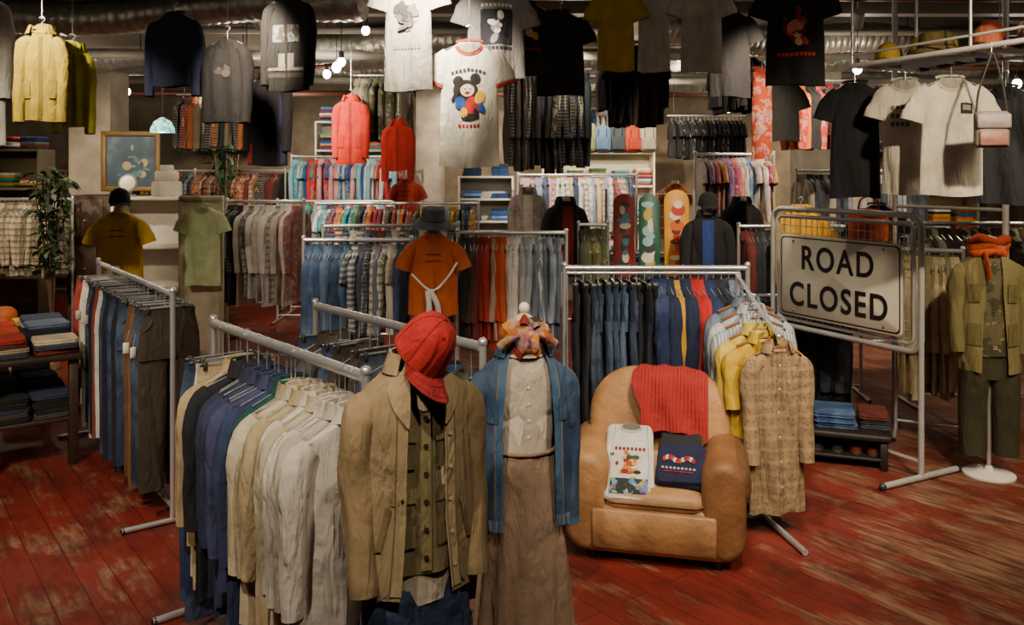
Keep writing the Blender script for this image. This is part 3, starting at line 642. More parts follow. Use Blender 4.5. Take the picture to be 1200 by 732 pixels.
def ringer_art(g):
    g.ell(-.02, .27, .07, .06, '181818', off=.004); g.ell(.02, .36, .045, .055, 'a82018', off=.005)
    g.ell(-.06, .22, .03, .03, '101010', off=.005); g.ell(.035, .205, .03, .03, '101010', off=.005)
    g.ell(-.01, .27, .04, .035, 'e0b890', off=.006); g.ell(-.05, .34, .03, .035, '2850a0', off=.006)
    g.ell(.06, .31, .026, .04, 'e8b020', off=.006, rot=.4); g.ell(.0, .42, .045, .02, '181818', off=.006); g.ell(.07, .37, .018, .03, '2850a0', off=.006, rot=-.5)
    for q in (-.025, .005): g.ell(q, .26, .008, .014, 'f0f0f0', off=.0068); g.ell(q+.002, .263, .004, .007, '101010', off=.0072)
    g.ell(-.01, .285, .014, .008, '701010', off=.0068); g.ell(-.075, .3, .012, .04, '181818', off=.006, rot=.6); g.ell(-.03, .395, .02, .03, 'e8b020', off=.0062); g.ell(.04, .4, .014, .03, '181818', off=.0064, rot=-.3)
    for i in range(9): g.patch(-.1+i*.022, -.084+i*.022, .145+.004*abs(i-4), .162+.004*abs(i-4), '303030', nx=2, nd=2)
    for i in range(6): g.patch(-.06+i*.021, -.046+i*.021, .46, .476, 'b02018', nx=2, nd=2)
GREY = ('504c48', '807870', '2c2a28', 'a09890', '605850')
def dec_small(g): g.patch(.04, .1, .14, .2, '202020', nx=3, nd=3); g.patch(.05, .09, .15, .18, '8a8078', nx=2, nd=2, off=.006)
def dec_text(g):
    for j in range(3):
        for i in range(6-j): g.patch(-.08+i*.027, -.061+i*.027, .15+j*.05, .175+j*.05, '5a5850', nx=2, nd=2)

hang('ringer_t_shirt', 'tee', -.24, 4.8, 2.72, 'd0cab8', W=.32, L=.7, dec=ringer_art, trim='a02820')
hang('graphic_t_shirt', 'tee', -.57, 4.7, 3.12, '948f83', W=.26, L=.68, dec=art(3, .08, .14, .42, GREY, n=22), rz=-8)
hang('graphic_t_shirt', 'tee', -.1, 5.3, 3.14, '7a7672', W=.35, L=.56, dec=art(4, .1, .14, .36, ('d8d4cc', '202028', '8a8480'), bg='24242c', n=20), rz=10)
hang('graphic_t_shirt', 'tee', .1, 5.9, 3.16, '141418', W=.34, L=.5, rz=15, dec=art(15, .1, .12, .3))
hang('t_shirt', 'tee', .03, 6.3, 3.2, 'a88c60', W=.34, L=.45, rz=12)
hang('t_shirt', 'tee', .73, 6.0, 3.28, 'b89a20', W=.25, L=.58, rz=-12)
hang('t_shirt', 'tee', 1.00, 6.05, 3.3, 'b8b2a6', W=.24, L=.6, rz=18)
hang('t_shirt', 'tee', 1.31, 5.9, 3.3, 'bcb4a8', W=.27, L=.62, rz=-6)
hang('t_shirt', 'tee', .38, 6.7, 3.25, '1c1c1c', W=.36, L=.66)
hang('t_shirt', 'tee', 1.66, 6.5, 3.22, '101012', W=.32, L=.66, rz=5)
hang('graphic_t_shirt', 'tee', 1.66, 5.0, 3.14, '0e0e10', W=.32, L=.64, dec=art(9, .11, .15, .44, ('7a1c18', 'b83020', 'c87860', '401010', 'd8b090'), n=24), rz=-8)
hang('sweatshirt', 'sweat', -2.57, 6.5, 3.2, '101c38', W=.38, L=.56, rz=-12)
hang('sweatshirt', 'sweat', -2.10, 6.3, 2.97, '08080c', W=.29, L=.62, rz=-10, dec=art(21, .07, .15, .3, ('3c3834', '2c2a28', '484440'), False, n=8))
hang('jacket', 'jacket', -1.57, 6.0, 3.22, '0a0a0c', W=.31, L=.66, rz=-14, dec=lambda g: (g.patch(-.15, .15, .4, .52, '6a6864', nx=10), g.patch(-.1, .1, .2, .32, '3c3834', 'softprint', nx=8), g.patch(-.15, .15, .54, .57, '302e2a', nx=10)))
hang('jacket', 'jacket', -2.03, 7.1, 2.78, '14121a', W=.32, L=.74, rz=-8, dec=lambda g: (g.patch(-.16, -.12, .1, .72, '7a1a1a', nx=3, nd=10), g.patch(.12, .16, .1, .72, '1a2448', nx=3, nd=10)))
hang('hooded_jacket', 'hoodie', -3.14, 5.7, 2.93, '74660c', W=.25, L=.6, rz=10)
hang('hooded_jacket', 'hoodie', -3.08, 5.98, 2.86, 'a8a414', W=.2, L=.55, rz=40)
hang('long_shirt', 'shirt', -3.17, 5.0, 3.05, 'b8b2a4', W=.34, L=.9, rz=20)
hang('hooded_jacket', 'hoodie', -1.68, 8.9, 2.75, 'b02008', W=.3, L=.68, rz=-5)
hang('hooded_jacket', 'hoodie', -1.2, 9.0, 2.5, 'a01c14', W=.26, L=.5, rz=-5)
hang('t_shirt', 'tee', 2.35, 5.1, 2.54, 'bcb6a4', W=.24, L=.68, rz=-22, dec=dec_text, rail=2.62)
hang('t_shirt', 'tee', 2.47, 4.8, 2.52, 'c8c2b0', W=.32, L=.66, rz=-10, dec=dec_small, rail=2.62)
hang('t_shirt', 'tee', 2.15, 5.35, 2.55, '0e0e12', W=.28, L=.72, rz=-25, rail=2.62)
hang('t_shirt', 'tee', 2.95, 5.1, 2.5, '16181e', W=.34, L=.7, rz=-15, rail=2.62)
hang('t_shirt', 'tee', 2.3, 7.2, 2.75, '101010', W=.26, L=.5, rz=10)
hang('scarf_dress', 'dress', 2.08, 7.1, 2.85, '98300c', W=.16, L=.75, mat='softprint')
hang('t_shirt', 'tee', 3.0, 7.0, 1.72, '14161c', W=.34, L=.6, rail=0)
hang('jacket', 'jacket', 2.42, 7.15, 1.68, 'c09014', W=.38, L=.85, rz=-25, rail=0, th=.07, dec=lambda g: (g.patch(-.18, .18, .22, .34, '121216', nx=10), g.patch(-.18, -.1, .34, .84, '121216', nx=4)))
for nm_, x0, x1, y, z in (('hanging_rail', -3.6, -.9, 6.2, 3.34), ('hanging_rail', -.9, 2.1, 5.0, 3.34), ('hanging_rail', -.2, 2.4, 6.1, 3.34), ('hanging_rail', -3.4, -2.6, 5.3, 3.34)):
    mb = MB(); tube(mb, [(x0, y, z), (x1, y, z)], .016, '8a8880', 'metal')
    for x in (x0+.1, (x0+x1)/2, x1-.1): tube(mb, [(x, y, z), (x, y, CZ)], .008, '8a8880', 'metal', n=6)
    mb.obj(nm_)

# ---------------------------------------------------------------- mannequin with jacket and red cap
e = top('dressed_mannequin', -.30, 2.64, 0, 26)
f = MB(); dress_form(f, 1.40, W=.28); f.obj('dress_form', e)
mb = MB(); mb.M = T(0, 0, 1.40)
g = Gar(mb, W=.29, L=.60, th=.088, rip=.008, seed=5, hem=1.02, slope=.45); g.body('6c6040', 'canvas', k=22, n=28)
g.patch(-.016, .016, .08, .59, '80724c', nd=20)
for i in range(6): g.ell(0, .14+i*.083, .008, .008, '3a2c1c', 'plastic', off=.008)
for s_ in (-1, 1):
    for d0, d1 in ((.18, .29), (.36, .52)):
        g.patch(s_*.075-.042, s_*.075+.042, d0, d1, '64583a', off=.008, nx=6); g.patch(s_*.075-.045, s_*.075+.045, d0-.015, d0+.028, '736642', off=.013, nx=6)
        g.ell(s_*.075, d0+.015, .006, .006, '3a2c1c', 'plastic', off=.016, n=8)
g.collar('736642', sc=.95, gap=25)
g.ell(0, 0, .055, .12, 'a89878', off=.006, a0=0, a1=180)
mb.obj('pocket_vest', e)
mb = MB(); mb.M = T(0, 0, 1.40); g = Gar(mb, W=.28, L=.70, th=.083, rip=.014, seed=8, hem=1.16); g.body('a59b88', 'fabric', k=20, n=24); mb.obj('inner_shirt', e)
mb = MB(); mb.M = T(0, 0, 1.41)
g = Gar(mb, W=.36, L=.68, th=.105, rip=.014, seed=3, hem=1.12, slope=.52)
g.k = [13, 24, 5]
gap = [(0, .05), (.05, .055), (.2, .06), (.45, .065), (.68, .085)]
g.open_body('8e7a58', 'canvas', gap, k=34, n=26)
for s_ in (-1, 1):
    dd = np.linspace(.03, .665, 26); ed = np.interp(dd, [q[0] for q in gap], [q[1] for q in gap]); a = np.interp(dd, g.D, g.A)
    loft(mb, [g.S(s_*ed/a, dd, -1, .003), g.S(s_*(ed+.03)/a, dd, -1, .004)], '9c8764', 'canvas', closed=False)
    tube(mb, g.S(s_*(ed+.032)/a, dd, -1, .005), .0014, '6a5a40', 'fabric', n=4)
    tube(mb, g.S(s_*(ed+.001)/a, dd, -1, .003), .003, '9c8764', 'canvas', n=5)
    pk = np.linspace(0, 1, 6); px_ = (.115+.03*pk)*s_; pd = .40+.13*pk
    loft(mb, [g.S((px_-.008*s_)/np.interp(pd, g.D, g.A), pd, -1, .006), g.S((px_+.008*s_)/np.interp(pd, g.D, g.A), pd, -1, .006)], '726142', 'canvas', closed=False)
    for i in range(6):
        q = .10+i*.1; e0 = np.interp(q, [k_[0] for k_ in gap], [k_[1] for k_ in gap])
        if s_ > 0: g.ell(e0+.015, q, .007, .007, 'c0b090', 'plastic', off=.008, n=9)
    g.sleeve(s_, '8c7654', 'canvas', 'long', out=.0, fwd=.05, k=9, n=26, cuff='7e6c4a', rad=1.04, fold=.045)
    leaf = []
    for q in np.linspace(0, 1, 7):
        d_ = .15*q; e0 = .045+.012*q; wdt = .06*(1-q**2)+.006
        xs = np.linspace(e0, e0+wdt, 5); aa = np.maximum(np.interp(d_+.02, g.D, g.A), .1)
        leaf.append(g.S(s_*xs/aa, np.full(5, d_+.02), -1, .012))
    loft(mb, leaf, '988360', 'canvas', closed=False)
g.collar('988360', 'canvas', sc=1.15, gap=50)
tube(mb, g.S(np.linspace(-1, 1, 20), np.full(20, .66), 1, .003), .002, '66563a', 'fabric', n=4)
mb.obj('canvas_jacket', e)
mb = MB(); mb.M = T(0, 0, .84); pants(mb, '1c2c48', 'denim', L=.8, W=.34, th=.085, seed=2, n=14, hang=False); mb.obj('jeans', e)
mb = MB(); mb.M = T(.0, -.03, 1.435, rx=36, ry=14, rz=20); cap(mb, 'a81a18', '8e1412', s=.92, crown=.16, brim=.1, sy=1.08, seams=True)
mb.obj('red_baseball_cap', e)

# ---------------------------------------------------------------- mannequin with denim jacket, scarf, skirt
e = top('dressed_mannequin', .045, 3.2, 0, 10)
f = MB(); dress_form(f, 1.33, W=.27)
ball(f, 0, 0, 1.487, .021, .021, .021, 'e8dccc', 'paint'); disc_lathe(f, [(.045, 1.38), (.045, 1.44), (.03, 1.455), (.012, 1.467)], 0, 0, 'd0b898', 'paint')
f.obj('dress_form', e)
mb = MB(); mb.M = T(0, 0, 1.33); g = Gar(mb, W=.25, L=.42, th=.088, rip=.012, seed=14, hem=.85, waist=.85); g.body('b8aa96', 'fabric', k=20, n=26)
for i in range(5): g.ell(0, .12+i*.06, .005, .005, 'e8e0d0', 'plastic', off=.006, n=8)
mb.obj('cream_top', e)
mb = MB(); n = 72; th = np.linspace(0, 2*math.pi, n, endpoint=False); rings = []
for q in np.linspace(0, 1, 18):
    a = .115+.075*q**.8; b_ = .095+.065*q; fo = 1+(.02+.06*q)*np.sin(11*th+1.5*q)+.02*q*np.sin(17*th+2)
    rings.append(np.column_stack([a*np.cos(th)*fo, b_*np.sin(th)*fo, np.full(n, .97-.8*q)]))
loft(mb, rings, '947a64', 'fabric'); tube(mb, [(.117*math.cos(t), .097*math.sin(t), .965) for t in th], .008, '88705a', 'fabric', closed=True); mb.obj('long_skirt', e)
mb = MB(); mb.M = T(0, 0, 1.34); g = Gar(mb, W=.33, L=.60, th=.11, rip=.018, seed=21, hem=1.14, slope=.55)
gp = [(0, .06), (.06, .08), (.25, .095), (.60, .10)]
g.open_body('223a56', 'denim', gp, k=26, n=22)
for s_ in (-1, 1):
    dd = np.linspace(.03, .595, 22); ed = np.interp(dd, [q[0] for q in gp], [q[1] for q in gp]); a = np.interp(dd, g.D, g.A)
    loft(mb, [g.S(s_*ed/a, dd, -1, .003), g.S(s_*(ed+.028)/a, dd, -1, .004)], '32506e', 'denim', closed=False)
    tube(mb, g.S(s_*(ed+.03)/a, dd, -1, .005), .0014, 'a08050', 'fabric', n=4)
    g.sleeve(s_, '1e3450', 'denim', 'long', out=.0, fwd=.03, k=8, n=22, cuff='42607c', rad=.95, fold=.05)
    g.patch(min(s_*.115, s_*.155), max(s_*.115, s_*.155), .16, .25, '2a4662', 'denim', off=.008)
    for i in range(22):
        x = s_*(.102+i*.0038); a_ = g.A[-1]; p = g.S(np.array([x/a_]), np.array([.595]), -1, .002)[0]
        tube(mb, [p, p+np.array([R.uniform(-.004, .004), 0, -.04])], .0015, '8098b0', 'fabric', n=4)
g.collar('2a4662', 'denim', sc=1.25, gap=50)
mb.obj('denim_jacket', e)
mb = MB()
for i in range(3):
    tube(mb, [((.052+.008*i+.008*math.sin(5*t+i))*math.cos(t), (.052+.006*i+.008*math.cos(4*t))*math.sin(t), 1.335+.03*i+.01*math.sin(3*t+i)) for t in np.linspace(0, 2*math.pi, 30, endpoint=False)], .025, ['a04a10', '6a2410', 'b06018'][i], 'softprint', closed=True, n=10)
for (a0, c, ln) in ((200, 'a85414', .1), (-15, '9c4010', .1), (150, 'b87c28', .085), (60, '401c10', .07), (250, '903010', .08), (300, 'b87020', .07), (100, '8c2018', .07)):
    a = math.radians(a0); q = smoothpath([(.03*math.cos(a), -.03, 1.40), (.6*ln*math.cos(a), -.06+.02*math.sin(a), 1.41+.6*ln*math.sin(a)*.8), (ln*math.cos(a), -.05, 1.38+ln*math.sin(a)*.7)], 5)
    tube(mb, q, np.linspace(.018, .034, len(q)), c, 'softprint', n=12, ry=np.linspace(.014, .02, len(q)), fold=.08, ph=a0)
ball(mb, 0, -.055, 1.405, .03, .025, .028, '8c3810', 'softprint')
mb.obj('silk_scarf', e)

# ---------------------------------------------------------------- armchair
e = top('leather_armchair', .80, 4.68, 0, -13)
TAN = 'a4784a'; BR = '664428'
mb = MB()
rbox(mb, 0, -.02, .05, .74, .74, .25, TAN, 'leather', r=.05, bev=.03, bs=3)
rbox(mb, 0, -.40, .08, .62, .03, .20, 'aa7e50', 'leather', r=.01, bev=.01)
for x in (-.32, .32):
    for y in (-.32, .32): disc_lathe(mb, [(.022, 0), (.03, .03), (.03, .06)], x, y, '20140c', 'wood', 10)
mb.obj('base', e)
mb = MB(); rbox(mb, 0, -.1, .27, .5, .6, .1, 'b08456', 'leather', r=.06, bev=.045, puff=.02, bs=4, n=5)
tube(mb, [(x, y-.1, .32) for x, y in rrect(.505, .605, .06, 5)], .006, '7a5230', 'leather', closed=True, n=6, ref=(0, 0, 1)); mb.obj('seat_cushion', e)
mb = MB(); mb.M = T(0, -.02, .33, rx=36); rbox(mb, 0, .02, -.04, .48, .5, .1, 'aa7e50', 'leather', r=.06, bev=.045, puff=.02, bs=4, n=5); mb.obj('back_cushion', e)
for s_ in (-1, 1):
    mb = MB(); mb.M = T(s_*.345, -.40, .30, rx=-90)
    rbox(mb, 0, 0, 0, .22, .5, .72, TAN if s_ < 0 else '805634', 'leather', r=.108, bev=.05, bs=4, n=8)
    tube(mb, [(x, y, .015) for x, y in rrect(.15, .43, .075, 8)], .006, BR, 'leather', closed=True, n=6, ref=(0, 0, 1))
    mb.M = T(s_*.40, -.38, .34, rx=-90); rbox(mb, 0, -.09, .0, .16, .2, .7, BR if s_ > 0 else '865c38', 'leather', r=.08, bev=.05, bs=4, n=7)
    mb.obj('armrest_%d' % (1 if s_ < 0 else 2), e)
mb = MB(); mb.M = T(0, .17, .56, rx=78)
rbox(mb, 0, .0, -.13, .8, .64, .2, TAN, 'leather', r=.27, bev=.09, puff=.03, bs=5, n=10)
mb.obj('backrest', e)
mb = MB()
prof = smoothpath([(-.005, .58), (.015, .66), (.035, .74), (.08, .84), (.16, .89), (.26, .875), (.33, .76), (.35, .62)], 5)
rows = []
for i, (y, z) in enumerate(prof):
    xs = np.linspace(-.12+.03*math.sin(i*.3), .27, 18); sag = .035*np.clip((xs-.1)/.2, 0, 2)**2
    rows.append(np.column_stack([xs, y+.008*np.sin(xs*38+i*.3)-.02, z-sag*1.6+.004*np.sin(xs*60)]))
loft(mb, rows, '98201c', 'knit', closed=False); mb.obj('red_knit_throw', e)
# folded T-shirts laid back on the seat, chest prints up
mb = MB()
M1 = T(-.135, -.17, .405, rx=36, rz=2); mb.M = M1
fold_stack(mb, 0, 0, .02, ['b8b4aa', 'c8c4bc', 'c4c0b8'], w=.24, d=.46, h=.022)
mb.M = M1 @ T(0, 0, .0895); t_ = np.linspace(0, 6.283, 18, endpoint=False)
def dsk(x, y, a, b_, c, z, mt='fabric'):
    loft(mb, [np.column_stack([x+a*q*np.cos(t_), y+b_*q*np.sin(t_), np.full(18, z)]) for q in (1, .05)], c, mt, cap=(0, 1))
dsk(0, .205, .06, .03, 'a8a49c', .0002); dsk(0, .212, .05, .022, '605c56', .0005)           # neckline
rbox(mb, 0, -.155, 0, .2, .09, .0012, '2a3430', 'print', r=.01, bev=.0003)                 # printed landscape block
rr_ = random.Random(6)
for k_ in range(34):
    dsk(rr_.gauss(0, .035), rr_.gauss(-.03, .045), rr_.uniform(.006, .022), rr_.uniform(.005, .018), rr_.choice(['a83020', 'c88820', '384c28', 'c8a020', 'c06828', '7a2018', '1c2420']), .0008+.00006*k_)
for i in range(8): rbox(mb, -.075+i*.021, .07, .0, .014, .02, .001, '7a2a20', 'fabric', r=.003, bev=.0003)
for s_ in (-1, 1): tube(mb, [(s_*.085, .22, .001), (s_*.1, .0, .002), (s_*.095, -.21, .001)], .0022, 'a8a49c', 'fabric', n=5)   # fold creases
mb.M = T(.12, .0, .52, rx=36, rz=-4); fold_stack(mb, 0, 0, 0, ['16161a', '1c1c20'], w=.21, d=.26, h=.025)
mb.M = mb.M @ T(0, 0, .054); dsk(0, .1, .05, .026, '08080a', .0005); dsk(0, .105, .042, .02, '303034', .0009)
M2 = T(.125, -.18, .42, rx=32, rz=-4); mb.M = M2
fold_stack(mb, 0, 0, 0, ['161c3a', '1a2040', '131936'], w=.26, d=.25, h=.026)
mb.M = M2 @ T(0, 0, .084)
for i in range(12):
    dsk(-.075+i*.0135, .012+.012*math.sin(i*.9), .011, .016, ('a82020', 'b8b8bc', '8a1818')[i % 3], .0004+.0001*i)
for i in range(9): rbox(mb, -.08+i*.02, -.045, 0, .013, .014, .001, '9a9aa4', 'fabric', r=.003, bev=.0003)
rbox(mb, 0, -.066, 0, .15, .005, .001, 'a82020', 'fabric', r=.002, bev=.0003)
mb.obj('folded_t_shirts', e)

# ---------------------------------------------------------------- waterfall stand with shirts
e = top('shirt_display_stand', 1.42, 5.02, 0, 6)
mb = MB()
tube(mb, [(0, .25, .03), (0, .25, 1.36)], .016, CHROME, 'metal'); tube(mb, [(0, .25, 1.35), (-.01, -.38, 1.10)], .011, CHROME, 'metal'); ball(mb, -.01, -.38, 1.10, .016, .016, .016, CHROME, 'metal')
tube(mb, [(-.02, .45, .02), (.04, -.6, .02)], .018, CHROME, 'metal'); tube(mb, [(-.2, -.12, .02), (.12, -.12, .02)], .016, CHROME, 'metal')
mb.obj('frame', e)
mb = MB()
for (y, dx, col, mt, L_, W_) in ((-.34, .0, '8a7252', 'softplaid', .90, .31), (-.25, -.04, 'b8961c', 'fabric', .7, .37), (-.17, -.05, 'c0a840', 'fabric', .7, .38), (-.06, -.02, '808c98', 'vstripe', .8, .42), (.03, 0, 'a4a8ac', 'fabric', .82, .44), (.11, 0, '5c6878', 'denim', .8, .42)):
    z = 1.10+(y+.38)/.63*.25-.085
    mb.M = T(dx, y, z, rz=R.uniform(-5, 2))
    g = Gar(mb, W=W_, L=L_, th=.035, rip=.014, seed=R.randint(0, 999), slope=.42); g.body(col, mt, k=16, n=22)
    for s_ in (-1, 1): g.sleeve(s_, col, mt, 'long' if y < -.3 or y > -.1 else 'half', out=.0, fwd=.03, k=6, n=14, fold=.05)
    g.collar(col, mt, sc=1.1); g.patch(-.014, .014, .04, L_-.01, C(col)*.8, mt, nd=14)
    for i in range(6): g.ell(0, .09+i*.13, .005, .005, 'f0e8d8', 'plastic', off=.008, n=7)
    hanger(mb, w=W_*.42, wood='7a5030')
mb.obj('hanging_shirts', e)

# ---------------------------------------------------------------- barrier + sign
ang = math.degrees(math.atan2(-1.17, .6))
e = top('barrier_fence', 2.34, 6.085, 0, ang)
FC = 'b8bab8'
mb = MB()
def frame(w, z0, z1, r, rad, y=0):
    tube(mb, [(x, y, (z0+z1)/2+q) for x, q in rrect(w, z1-z0, r, 6)], rad, FC, 'galvanised', closed=True, n=10, ref=(0, 1, 0))
frame(1.31, .82, 1.71, .09, .02); frame(1.2, .87, 1.655, .05, .013)
for i in range(23): x = -.58+i*1.16/22; tube(mb, [(x, 0, .87), (x, 0, 1.655)], .003, FC, 'galvanised', n=5)
for i in range(14): z = .9+i*.74/13; tube(mb, [(-.6, .004, z), (.6, .004, z)], .003, FC, 'galvanised', n=5)
for x in (-.655, .655):
    tube(mb, [(x, 0, .03), (x, 0, 1.5)], .019, FC, 'galvanised', n=10)
    tube(mb, [(x, -.36, .025), (x, .36, .025)], .02, FC, 'galvanised', n=10)
    for q in (-.36, .36): ball(mb, x, q, .024, .024, .024, .024, '303030', 'plastic')
tube(mb, [(-.655, 0, .12), (.655, 0, .12)], .014, FC, 'galvanised')
mb.obj('frame', e)
e = top('road_closed_sign', 2.34-.04, 6.085-.02, 0, ang)
mb = MB(); mb.M = T(.01, 0, 1.215, rx=90)
rbox(mb, 0, 0, 0, 1.09, .61, .006, 'c8c2b0', 'paint', r=.04, bev=.001, n=6)
for w_, h_, c, z in ((1.06, .58, '141414', .0065), (1.04, .56, 'c8c2b0', .0075)): rbox(mb, 0, 0, z, w_, h_, .001, c, 'paint', r=.035, bev=.0003, n=6)
for x in (-.4, .4):
    for z in (-.26, .26): ball(mb, x, z, .009, .012, .012, .005, '909090', 'metal')
mb.obj('plate', e)
for txt, z in (('ROAD', 1.275), ('CLOSED', 1.0)):
    cu = bpy.data.curves.new('letters', 'FONT'); cu.body = txt; cu.size = .245; cu.align_x = 'CENTER'; cu.extrude = .002; cu.offset = .004; cu.space_character = 1.18
    o = bpy.data.objects.new('letters_'+txt.lower(), cu); bpy.context.scene.collection.objects.link(o); o.parent = e
    o.location = (.01, -.012, z); o.rotation_euler = (math.radians(90), 0, 0); o.scale = (.86, 1, 1)
    mb = bpy.data.materials.get('sign_black') or bpy.data.materials.new('sign_black'); mb.use_nodes = True; mb.node_tree.nodes['Principled BSDF'].inputs[0].default_value = (.01, .01, .01, 1)
    cu.materials.append(mb)
mb = MB(); rbox(mb, 0, 0, 0, .3, .12, .26, 'c04a18', 'fabric', r=.05, bev=.04, bs=4, puff=.02); rbox(mb, 0, -.065, .03, .22, .04, .12, 'a83c10', 'fabric', r=.02, bev=.015, bs=2)
for s_ in (-1, 1): tube(mb, smoothpath([(s_*.08, 0, .24), (s_*.06, 0, .34), (0, 0, .38)], 4), .008, '802c10', 'fabric')
mb.obj('orange_bag', loc=(2.86, 6.85, 1.42), rz=-20)

# ---------------------------------------------------------------- right side mannequin, platform, bag, shelf
e = top('dressed_mannequin', 3.14, 5.62, 0, -12)
f = MB(); dress_form(f, 1.5, base='e8e6e0', W=.3); disc_lathe(f, [(.07, 1.48), (.075, 1.52), (.05, 1.56), (.01, 1.575)], 0, 0, 'd8d0c0', 'paint'); f.obj('dress_form', e)
mb = MB(); mb.M = T(0, 0, 1.47); g = Gar(mb, W=.36, L=.78, th=.115, rip=.014, seed=33, slope=.5); g.open_body('746c42', 'canvas', [(0, .05), (.3, .05), (.72, .08)], k=22, n=18)
for s_ in (-1, 1):
    g.sleeve(s_, '6c643c', 'canvas', 'long', out=.02, fwd=.03, k=7, n=20, rad=1.05, fold=.05)
    g.patch(s_*.115-.035, s_*.115+.035, .2, .32, '625a32', off=.01); g.patch(s_*.115-.04, s_*.115+.04, .46, .6, '625a32', off=.01)
g.collar('746c42', sc=1.2, gap=45); mb.obj('field_jacket', e)
mb = MB(); mb.M = T(0, 0, 1.46); g = Gar(mb, W=.3, L=.66, th=.095, rip=.01, seed=34); g.body('5a5438', 'camo', k=14, n=18); mb.obj('camouflage_shirt', e)
mb = MB(); mb.M = T(0, 0, .92); pants(mb, '34321f', 'fabric', L=.78, W=.36, th=.08, seed=4, n=12, hang=False); mb.obj('trousers', e)
mb = MB()
for i in range(3): tube(mb, [((.09+.012*math.sin(4*t+i))*math.cos(t), (.08+.01*math.cos(3*t))*math.sin(t), 1.47+.035*i+.012*math.sin(3*t+i)) for t in np.linspace(0, 2*math.pi, 26, endpoint=False)], .032, ['b84818', 'c05a24', 'a83a12'][i], 'fabric', closed=True, n=10)
tube(mb, smoothpath([(-.06, -.11, 1.47), (-.05, -.14, 1.4), (-.04, -.14, 1.3)], 4), [.03]*9, 'b84818', 'fabric', n=8, ry=[.012]*9)
mb.obj('orange_scarf', e)

e = top('display_platform', 2.22, 6.0, 0, -20)
mb = MB(); rbox(mb, 0, 0, .2, .8, .5, .04, '1c1816', 'wood', r=.02, bev=.008)
for x in (-.35, .35):
    for y in (-.2, .2): rbox(mb, x, y, 0, .05, .05, .2, '1c1816', 'wood')
rbox(mb, 0, 0, .06, .74, .45, .02, '1c1816', 'wood'); mb.obj('table', e)
mb = MB()
fold_stack(mb, -.25, .02, .24, [('8894a0', 'fabric'), ('a0a4a8', 'fabric'), ('6a7480', 'fabric')], h=.035, w=.24); fold_stack(mb, .04, -.03, .24, [('1c3058', 'denim'), ('2a4878', 'denim'), ('22406c', 'denim')], w=.28, h=.038); fold_stack(mb, .29, .05, .24, [('383c44', 'fabric'), ('24262c', 'fabric'), ('5a2018', 'fabric')], w=.2)
mb.obj('folded_jeans', e)
mb = MB()
for i, x in enumerate((-.3, -.19, -.06, .05, .18, .29)): shoe(mb, x, -.06, .08, 180+R.uniform(-8, 8), ['3a2014', '3a2014', '1c1c1e', '1c1c1e', '6a2018', '6a2018'][i], sole='4a443c')
mb.obj('shoes', e)

mb = MB(); rbox(mb, 0, 0, -.2, .17, .07, .19, '8a8078', 'leather', r=.03, bev=.02, bs=3); rbox(mb, 0, -.036, -.19, .14, .02, .08, 'a87868', 'leather', r=.01, bev=.006); rbox(mb, 0, -.037, -.1, .165, .02, .075, '9c948c', 'leather', r=.01, bev=.006)
tube(mb, smoothpath([(-.075, 0, -.03), (-.06, 0, .1), (-.01, 0, .26), (.0, 0, .29), (.02, 0, .26), (.06, 0, .1), (.075, 0, -.03)], 5), .006, '302820', 'leather', ref=(0, 1, 0)); tube(mb, [(0, 0, .28), (0, 0, .30), (0, 0, .35)], .003, CHROME, 'metal')
mb.obj('shoulder_bag', loc=(2.50, 4.45, 2.32), rz=-10)

e = top('hat_shelf', 2.42, 4.75, 0, math.degrees(math.atan2(-1.2, .5)))
mb = MB(); ZS = 2.66
for y in (-.0, .55): tube(mb, [(-.7, y, ZS), (1.0, y, ZS)], .016, 'dcdcd8', 'paint'); tube(mb, [(-.7, y, ZS+.07), (1.0, y, ZS+.07)], .008, 'dcdcd8', 'paint')
for i in range(44): x = -.7+1.7*i/43; tube(mb, [(x, 0, ZS+.005), (x, .55, ZS+.005)], .0035, 'dcdcd8', 'paint', n=5)
for x in (-.7, .15, 1.0):
    tube(mb, [(x, 0, ZS), (x, .55, ZS)], .014, 'dcdcd8', 'paint')
    for y in (0, .55): tube(mb, [(x, y, ZS), (x, y, CZ)], .01, 'c8c8c4', 'metal')
mb.obj('wire_shelf', e)
mb = MB()
for i, (x, y, c) in enumerate(((-.55, .15, 'b89830'), (-.38, .38, '4a3828'), (-.2, .15, '6a5a30'), (-.05, .36, '304868'), (.12, .15, 'a05838'), (.3, .32, 'c0a070'), (.45, .14, '5a4030'), (.62, .36, '8a7a60'), (.78, .15, 'b07040'), (-.55, .42, '2c2420'))):
    mb.M = T(x, y, ZS+.012, rz=R.uniform(0, 360))
    if i % 3 == 2: mb.M = T(x, y, ZS+.06); bucket_hat(mb, c)
    else: cap(mb, c)
    if i % 2: mb.M = T(x+.03, y, ZS+.07, rz=R.uniform(0, 360)); cap(mb, R.choice(['a03020', 'c8b040', '508050', '806040']))
mb.obj('hats', e)
mb = MB(); tube(mb, [(0, 0, 0), (.05, -1.0, 0)], .02, 'ffffff', 'glow_cool', n=12); rbox(mb, .025, -.5, .02, .07, 1.05, .03, 'e0e0dc', 'paint'); tube(mb, [(0, -.1, .04), (0, -.1, 1.2)], .004, '909090', 'metal'); tube(mb, [(.05, -.9, .04), (.05, -.9, 1.2)], .004, '909090', 'metal')
mb.obj('fluorescent_light', loc=(3.2, 5.7, 2.42))
mb = MB()
for x, y in ((3.05, 6.8), (3.5, 6.05)): tube(mb, [(x, y, 0), (x, y, CZ)], .022, 'b8b4a8', 'galvanised', n=10)
tube(mb, [(3.05, 6.8, 1.72), (3.5, 6.05, 1.72)], .014, 'b8b4a8', 'galvanised')
mb.obj('steel_upright_frame')

